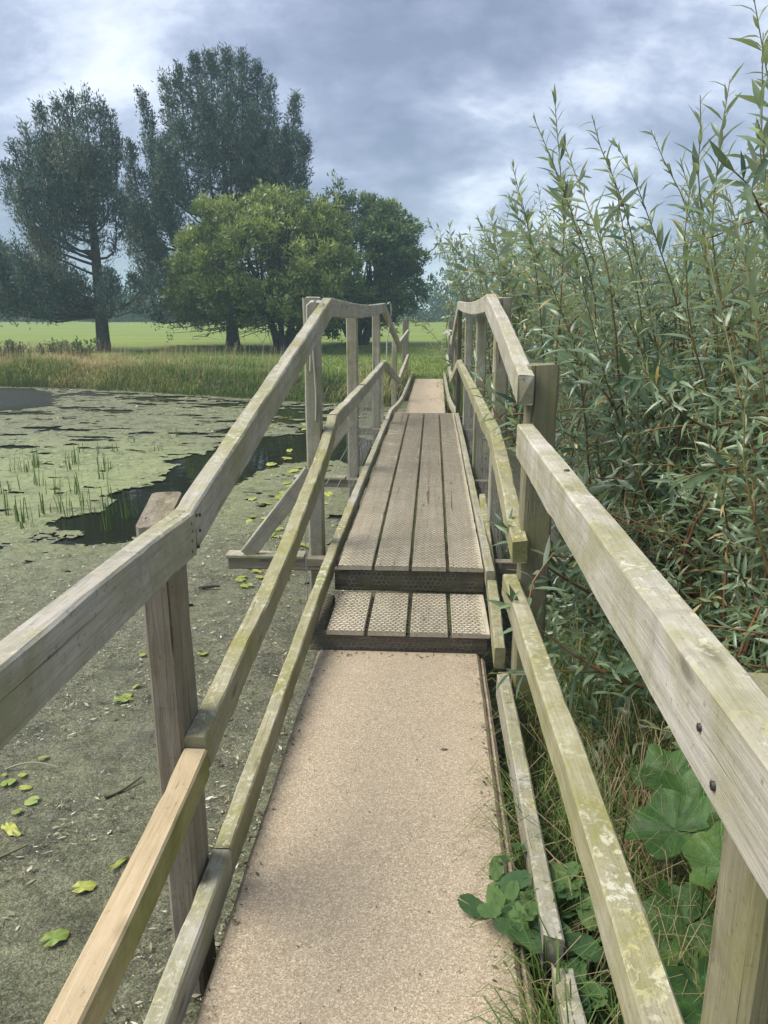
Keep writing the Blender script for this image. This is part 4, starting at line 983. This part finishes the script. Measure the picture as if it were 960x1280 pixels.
# twigs that reach across the rails
W2b = [(np.array([1.05, 3.3, .55]), on_y(612, 492, 3.2), -.05), (np.array([1.0, 3.4, .45]), on_y(590, 455, 3.6), -.05), (np.array([1.0, 2.7, .25]), on_y(618, 842, 2.45), -.04), (np.array([.95, 3.0, .3]), on_y(615, 640, 2.9), -.05), (np.array([1.1, 3.2, .5]), on_y(640, 560, 3.0), -.08), (np.array([1.0, 2.6, .15]), on_y(640, 740, 2.5), -.05)]
willow((1.5, 2.8, 0), 'tall leafy willow shoots rising beside the mossy handrail, highest of the willows', W1, 225, (1.0, 2.6, 1.9, 3.9, .2, 2.0, -.05), .12, .017, .076, True, 280, 91, bulk=BULK)
willow((1.2, 4.2, 0), 'willow with long emergent shoots leaning over the square green post', W2 + W2b, 235, (.85, 2.6, 3.5, 5.6, .2, 2.3, -.12), .1, .017, .076, True, 280, 92, bulk=BULK)
willow((1.6, 6.6, 0), 'blue-green willow thicket beside the planked deck', [S(628, 238, 6.2, 1.4, 6.8), S(640, 225, 6.0, 1.5, 6.6), S(614, 262, 6.8, 1.3, 7.2), S(700, 235, 6, 1.9, 6.4), S(770, 255, 6, 2.3, 6.5)], 150, (.95, 4.2, 5.6, 8.0, .5, 2.5, -.15), .08, .024, .10, False, 0, 93, bulk=BULK, side=6)
willow((1.6, 9.4, 0), 'greyish willow thicket behind the far handrail posts', [S(598, 268, 9, 1.2, 9.5), S(585, 280, 9.4, 1.2, 9.8), S(606, 275, 9, 1.3, 9.4)], 150, (.85, 4.5, 8.0, 11.2, .6, 2.8, -.15), .06, .026, .105, False, 0, 94, bulk=BULK, side=7, rad=.012)
willow((1.5, 13.6, 0), 'grey-green willow thicket hanging towards the far concrete path', [S(562, 282, 13.5, 1.0, 14), S(575, 288, 13.5, 1.2, 14), S(550, 300, 14, .9, 14.6)], 150, (.75, 4.6, 11.5, 16.5, .7, 3.1, -.2), .05, .036, .13, False, 0, 95, bulk=BULK, side=7, rad=.014, tone=.4)
willow((1.7, 20.5, 0), 'farthest willow, rounded and pale, at the lawn edge past the path', [S(534, 272, 20, 1.2, 20.5), S(545, 285, 20, 1.2, 20.5), S(560, 292, 20, 1.4, 20.5)], 150, (.6, 4.6, 18.6, 22.5, 1.0, 4.0, -.25), .03, .045, .15, False, 0, 96, bulk=BULK, side=8, rad=.016, tone=.42)
# dark bush behind the willows that closes the view to the right
rgd = np.random.default_rng(97)
lo = [(rgd.uniform(-2.8, 3.5), rgd.uniform(-3, 6), rgd.uniform(.3, 1.9), rgd.uniform(.55, .8)) for k in range(60)]
bush('bush', (5.6, 11.5, .02), lo, 'low dark green bush massed behind the willow thickets', BUSHD, 98, BARK, leaf=.10, nros=55, stems=9)

# ================================================================== NEAR RIGHT BANK
rn = np.random.default_rng(120)
a = Acc(); m = 34000
x = .30 + 1.9 * rn.random(m); y = rn.uniform(.3, 4.2, m); s = pond_sd(x, y); k = (s > -.15) & ~((x < .43) & (rn.random(m) < .55)); x, y = x[k], y[k]; m = len(x)
cl = fbm(x * 4, y * 4, 121); k = rn.random(m) < np.clip(cl * 2 - .35, .05, 1); x, y, cl = x[k], y[k], cl[k]; m = len(x)
blades(a, np.stack([x, y, ground_z(x, y) - .01], 1), rn.uniform(.12, .42, m) * (.6 + cl), rn.uniform(.003, .0065, m), rn.uniform(0, 2 * PI, m), rn.uniform(.2, 1.1, m), np.clip(rn.beta(2, 3.2, m) * .75 + (rn.random(m) < .1) * .45, 0, 1), .9)
tag(acc_obj('bank_grass', a, GRASS), 'rough green grass below the mossy lower rail', 'grass', kind='stuff')
a = Acc(); m = 900     # dry straw
x = rn.normal(.66, .12, m); y = rn.normal(1.9, .5, m)
blades(a, np.stack([x, y, ground_z(x, y)], 1), rn.uniform(.2, .52, m), rn.uniform(.002, .004, m), rn.uniform(0, 2 * PI, m), rn.uniform(.1, .9, m), rn.uniform(.72, 1, m), .7)
for q in range(9):     # long pale bents crossing the gap
    p = np.array([rn.uniform(.55, .95), rn.uniform(1.2, 2.4), .0]); an = rn.uniform(-.6, .6) + (PI if rn.random() < .4 else 0); l = rn.uniform(.35, .6)
    e = p + [math.cos(an) * l * .8, math.sin(an) * l * .5, rn.uniform(.12, .3)]; tube(a, limb_path(rn, p, e, 8, .12), np.linspace(.0022, .001, 8), 4, .86)
tag(acc_obj('dry_grass', a, GRASS), 'dry straw-coloured stalks between the lower rail and broad leaves', 'grass', kind='stuff')
a = Acc(); m = 260     # tuft spilling over the path edge
x = np.concatenate([rn.normal(.285, .03, 170), rn.normal(.30, .02, 90)]); y = np.concatenate([rn.normal(1.22, .12, 170), rn.uniform(1.5, 2.4, 90)])
h = np.concatenate([rn.uniform(.08, .2, 170), rn.uniform(.05, .12, 90)])
blades(a, np.stack([x, y, np.full(m, -.06)], 1), h + .06, rn.uniform(.003, .006, m), rn.normal(PI, 1.0, m), rn.uniform(.2, 1.2, m), np.clip(rn.normal(.36, .12, m) + (rn.random(m) < .15) * .4, 0, 1), .9)
tag(acc_obj('edge_grass', a, GRASS), 'bright grass tuft spilling over the concrete path edge', 'grass', kind='stuff')
# undergrowth leaves low on the bank
a = Acc(); m = 13000
x = rn.uniform(.5, 2.6, m); y = rn.uniform(2.3, 5.5, m); z = np.maximum(ground_z(x, y), WZ) + rn.random(m) ** 1.4 * .65
leaves(a, np.stack([x, y, z], 1), rn.normal(0, 1, (m, 3)) * [1, 1, .45], rn.normal(0, .5, (m, 3)) + [0, 0, 1.0], rn.uniform(.04, .09, m), rn.uniform(.007, .013, m), np.clip(rn.normal(.42, .18, m), 0, .9), True, .2)
tag(acc_obj('undergrowth', a, WILLOW), 'low dark leafy undergrowth beneath the willow stems', 'undergrowth', kind='stuff')
a = Acc(); m = 4000
x = rn.uniform(.4, 3.0, m); y = rn.uniform(.8, 9.0, m); z = np.maximum(ground_z(x, y), WZ + .012) + .006; az = rn.uniform(0, 2 * PI, m)
leaves(a, np.stack([x, y, z], 1), np.stack([np.cos(az), np.sin(az), rn.normal(.1, .2, m)], 1), rn.normal(0, .3, (m, 3)) + [0, 0, 1.0], rn.uniform(.03, .09, m), rn.uniform(.003, .01, m), np.clip(rn.beta(1.6, 2, m), 0, 1), False, .1)
tag(acc_obj('leaf_litter', a, DEBRIS), 'dead leaves and twigs littering the ground under the willows', 'litter', kind='stuff')

def round_leaf(R, seed, tint, notch=.5, ruffle=.09, cup=.18, teeth=0.0):
    """broad ruffled leaf in local XY, stalk at the origin, tip along +X"""
    rg = np.random.default_rng(seed); nr, ns = 6, 36; th = np.linspace(-PI + .28 * notch, PI - .28 * notch, ns)
    prof = R * (1 + .10 * np.cos(th) + ruffle * .5 * np.sin(5 * th + rg.uniform(0, 6)) + ruffle * .4 * np.sin(9 * th + rg.uniform(0, 6)) + teeth * (np.arange(ns) % 2))
    prof *= np.interp(np.abs(th), [0, 2.4, PI], [1, 1, 1 - .35 * notch]); V = [(0, 0, 0)]
    ph = rg.uniform(0, 6)
    for k in range(1, nr + 1):
        f = k / nr; r = prof * f
        z = cup * R * f * f + ruffle * R * f ** 2 * np.sin(6 * th + ph) * .9 + .02 * R * np.cos(14 * th) * f - .25 * R * f ** 3 * np.clip(np.cos(th), 0, 1)
        V += list(zip(r * np.cos(th), r * np.sin(th), z))
    F3 = [(0, 1 + k, 2 + k) for k in range(ns - 1)]; F4 = []
    for q in range(nr - 1):
        for k in range(ns - 1): o = 1 + q * ns + k; F4.append((o, o + ns, o + ns + 1, o + 1))
    a = Acc(); t4 = np.clip(tint + np.repeat(np.linspace(-.05, .15, nr - 1), ns - 1) + .12 * (np.arange(len(F4)) % 3 == 0), 0, 1)
    a.push(np.array(V), [F3, F4], [tint, t4]); return a
def basis(pos, d, n):
    d = unit(np.asarray(d, float)); n = np.asarray(n, float); s = unit(np.cross(n, d)); u = np.cross(d, s)
    return Matrix(((d[0], s[0], u[0], pos[0]), (d[1], s[1], u[1], pos[1]), (d[2], s[2], u[2], pos[2]), (0, 0, 0, 1)))
# butterbur: big leaves between the two right-hand rails
bb = (.82, 1.55, float(ground_z(.82, 1.55)))
BT = thing('butterbur', bb, 'broad-leaved plant with large round ruffled leaves under the right handrail', 'plant')
for k, (px, py, d, R, tint, dd, nn) in enumerate(((870, 985, 1.95, .17, .5, (.2, .5, .5), (-.2, -.75, .6)), (858, 1120, 1.62, .135, .45, (-.7, -.3, -.1), (-.1, -.35, .9)), (905, 1045, 1.62, .115, .75, (.3, .4, .5), (-.5, -.6, .7)), (845, 1000, 1.85, .15, .15, (-.6, .4, -.1), (0, -.35, .95)),
                                                   (880, 1215, 1.38, .12, .3, (.1, -.6, -.2), (0, -.2, 1)), (865, 1180, 1.5, .10, .9, (-.2, -.8, -.3), (-.2, -.4, .9)), (925, 1235, 1.25, .13, .35, (.6, -.3, -.1), (-.1, -.1, 1)), (950, 1010, 1.8, .16, .2, (.7, .3, .1), (-.2, -.5, .8)), (840, 935, 2.15, .14, .3, (-.4, .6, .1), (0, -.5, .85)))):
    p = on_y(px, py + 38, d - .04); me = round_leaf(R * .74, 130 + k, max(0, tint - .2), ruffle=.17, cup=.3).mesh('leaf', BUTTER, True); link('leaf', me, BT, basis(p, dd, nn))
    a = Acc(); tube(a, limb_path(rn, np.array(bb) + rn.normal(0, .05, 3) * [1, 1, 0], p, 8, .1), np.linspace(.006, .004, 8), 6, .9); acc_obj('leaf_stalk', a, BUTTER, BT, bb, True)
# nettle-like plants at the kerb
def nettle(loc, n, spread, hgt, label, seed, R=(.022, .04)):
    rg = np.random.default_rng(seed); T = thing('leafy_weed', loc, label, 'plant'); loc = np.asarray(loc, float); base_sh = [round_leaf(1.0, seed + 40 + q, .25 + .2 * q, .25, .05, .15, .06).mesh('leaf', NETTLE, True) for q in range(4)]
    for k in range(n):
        p = loc + [rg.normal(0, spread[0]), rg.normal(0, spread[1]), rg.uniform(.02, hgt)]; an = rg.uniform(0, 2 * PI); r = rg.uniform(*R)
        M = basis(p, (math.cos(an), math.sin(an), -.3), (rg.normal(0, .3), rg.normal(-.2, .3), 1)) @ Matrix.Diagonal((r * 1.3, r * .75, r, 1)); link('leaf', base_sh[rg.integers(4)], T, M)
    a = Acc()
    for k in range(6): tube(a, limb_path(rg, loc + [0, 0, -.08], loc + [rg.normal(0, spread[0]), rg.normal(0, spread[1]), hgt * .8], 6, .1), np.linspace(.0028, .0015, 6), 5, .6)
    acc_obj('stem', a, NETTLE, T, loc, True)
nettle((.245, 1.68, .0), 34, (.035, .075), .075, 'leafy green weed growing over the path edge by the kerb board', 141)
nettle((.395, 1.72, .0), 14, (.02, .07), .06, 'small leafy weed tucked between kerb board and lower rail', 142)
nettle((.385, 1.45, -.03), 10, (.02, .05), .05, 'low leafy weed beside the broken kerb board end', 143)

# ================================================================== POND PLANTS AND BITS
rl = np.random.default_rng(150)
LB_ = 'yellow-green lily leaf floating flat on the pond weed'
lil = [round_leaf(1.0, 160 + q, .3 + .14 * q, .8, .035, .03).mesh('lily_leaf', LILY, True) for q in range(5)]
spots = [(rl.uniform(300, 400), rl.uniform(580, 735)) for k in range(46)] + [(rl.uniform(335, 410), rl.uniform(560, 640)) for k in range(22)] + [(rl.uniform(150, 300), rl.uniform(790, 960)) for k in range(7)] + [(rl.uniform(0, 60), rl.uniform(930, 1080)) for k in range(9)] + [(rl.uniform(330, 400), rl.uniform(505, 540)) for k in range(10)]
LL = ['yellow-green lily leaf in the loose drift beside the cross beam brace'] * 68 + ['small lily leaf scrap on grey weed beside the bare brown post'] * 7 + ['small yellow-green lily leaf in the scatter beside the thin pale stick'] * 9 + ['far lily leaf floating by the dark open water near the grassy bank'] * 10
for (px, py), LB_ in zip(spots, LL):
    p = on_z(px, py, WZ + .024); r = rl.uniform(.03, .08) * (1.0 if py < 760 else .42); an = rl.uniform(0, 2 * PI)
    o = link('lily_leaf', lil[rl.integers(5)], None, basis(p, (math.cos(an), math.sin(an), rl.normal(0, .05)), (rl.normal(0, .12), rl.normal(0, .12), 1)) @ Matrix.Diagonal((r, r * rl.uniform(.55, .95), r, 1)))
    tag(o, LB_, 'leaf', 'lily leaves on the pond')
def torn(px, py, ln, wd, an, label, tint, seed):
    me = round_leaf(1.0, seed, tint, .9, .09, .02).mesh('torn_leaf', LILY, True); p = on_z(px, py, WZ + .026)
    tag(link('torn_leaf', me, None, basis(p, (math.cos(an), math.sin(an), 0), (0, 0, 1)) @ Matrix.Diagonal((ln, wd, ln, 1))), label, 'leaf')
torn(102, 1108, .042, .026, .5, 'ragged bright green torn leaf lying alone on grey weed', .75, 171)
torn(66, 1172, .045, .03, .9, 'half-sunk green leaf beside the new tan rail', .15, 172)
torn(146, 1080, .05, .010, 1.2, 'thin curled green leaf strip close to the new tan rail', .7, 173)
torn(12, 1035, .05, .02, -.5, 'yellow rotting leaf scrap on the weed', .98, 174)
torn(152, 873, .05, .03, .4, 'green leaf lying beside the bare brown post', .2, 175)
# reed shoots standing out of the weed
for k in range(34):
    px, py = rl.uniform(-10, 175), rl.uniform(575, 665)
    if k > 26: px, py = rl.uniform(90, 235), rl.uniform(545, 570)
    p = on_z(px, py, WZ); a = Acc(); m = rl.integers(4, 10)
    blades(a, np.stack([rl.normal(p[0], .04, m), rl.normal(p[1], .04, m), np.full(m, WZ - .03)], 1), rl.uniform(.1, .34, m) * (1 if k < 27 else .6), rl.uniform(.008, .013, m), rl.uniform(0, 2 * PI, m), rl.uniform(.02, .3, m), rl.uniform(.05, .4, m), .3)
    tag(acc_obj('reed_clump', a, GRASS, None, p), 'short upright green reed clump standing in the pale pond weed' if k < 27 else 'sparse low reed sprig in the greyer weed towards the far bank', 'reed', 'reed clumps in the pond weed')
# sticks
def stick(px, py, ln, an, r, label, tint, seed):
    rg = np.random.default_rng(seed); p = on_z(px, py, WZ + .02); a = Acc(); d = np.array([math.cos(an), math.sin(an), 0]) * ln / 2
    tube(a, limb_path(rg, p - d, p + d + [0, 0, .012], 9, .08), np.linspace(r, r * .5, 9), 6, tint); tag(acc_obj('stick', a, DEBRIS, None, p, True), label, 'stick')
stick(155, 985, .16, .9, .007, 'dark mossy stick lying on the weed beside the brown post', .25, 181)
stick(40, 962, .22, .05, .004, 'long thin pale stick lying on the grey weed', .7, 182)
stick(8, 1070, .14, .7, .006, 'stubby greenish stick by the yellow leaf scraps', .4, 183)
stick(300, 575, .12, -.4, .004, 'small pale stick at the edge of the open water', .95, 184)
stick(262, 735, .14, .1, .012, 'black rotten root stub in the weed below the cross beam', .0, 185)
# specks on the path
a = Acc(); m = 150
x = rl.uniform(-.5, .24, m); y = .9 + 2.35 * rl.random(m); az = rl.uniform(0, 2 * PI, m)
leaves(a, np.stack([x, y, np.full(m, .003)], 1), np.stack([np.cos(az), np.sin(az), rl.uniform(0, .4, m)], 1), np.tile([[0, 0, 1.0]], (m, 1)), rl.uniform(.003, .009, m), rl.uniform(.001, .003, m), rl.uniform(0, .3, m), True, .1)
leaves(a, np.array([[.045, 2.47, .004]]), np.array([[1, .25, .1]]), np.array([[0, 0, 1.0]]), np.array([.045]), np.array([.005]), np.array([.3]), True, .3)
m = 420; x = np.where(rl.random(m) < .6, .235 - np.abs(rl.normal(0, .03, m)), -.51 + np.abs(rl.normal(0, .02, m))); y = rl.uniform(.9, 3.26, m); k = rl.random(m) < .2; y = np.where(k, 3.27 - np.abs(rl.normal(0, .03, m)), y); x = np.where(k, rl.uniform(-.5, .23, m), x); az = rl.uniform(0, 2 * PI, m); l_ = .004 + .02 * rl.random(m) ** 3
leaves(a, np.stack([x, y, np.full(m, .003)], 1), np.stack([np.cos(az), np.sin(az), rl.uniform(0, .3, m)], 1), np.tile([[0, 0, 1.0]], (m, 1)), l_, l_ * .2, rl.uniform(0, .55, m), True, .1)
tag(acc_obj('path_crumbs', a, DEBRIS), 'dark crumbs and a curled dead leaf on the concrete path', 'debris', kind='stuff')

# ================================================================== HAZE
m = bpy.data.materials.new('haze'); m.use_nodes = True; nt = m.node_tree; nt.nodes.clear()
pv = N(nt, 'ShaderNodeVolumePrincipled'); pv.inputs['Color'].default_value = (0.62, 0.86, 1.0, 1); pv.inputs['Density'].default_value = 0.0022; pv.inputs['Anisotropy'].default_value = 0.2
L(nt, pv.outputs[0], N(nt, 'ShaderNodeOutputMaterial').inputs['Volume'])
me = bpy.data.meshes.new('haze'); hx0, hx1, hy0, hy1, hz0, hz1 = -620, 620, -320, 920, -2.2, 13.5
me.from_pydata([(x, y, z) for x in (hx0, hx1) for y in (hy0, hy1) for z in (hz0, hz1)], [], [(0, 1, 3, 2), (4, 6, 7, 5), (0, 4, 5, 1), (2, 3, 7, 6), (0, 2, 6, 4), (1, 5, 7, 3)])
me.materials.append(m); tag(link('haze', me), 'thin pale air over field and pond', kind='stuff')
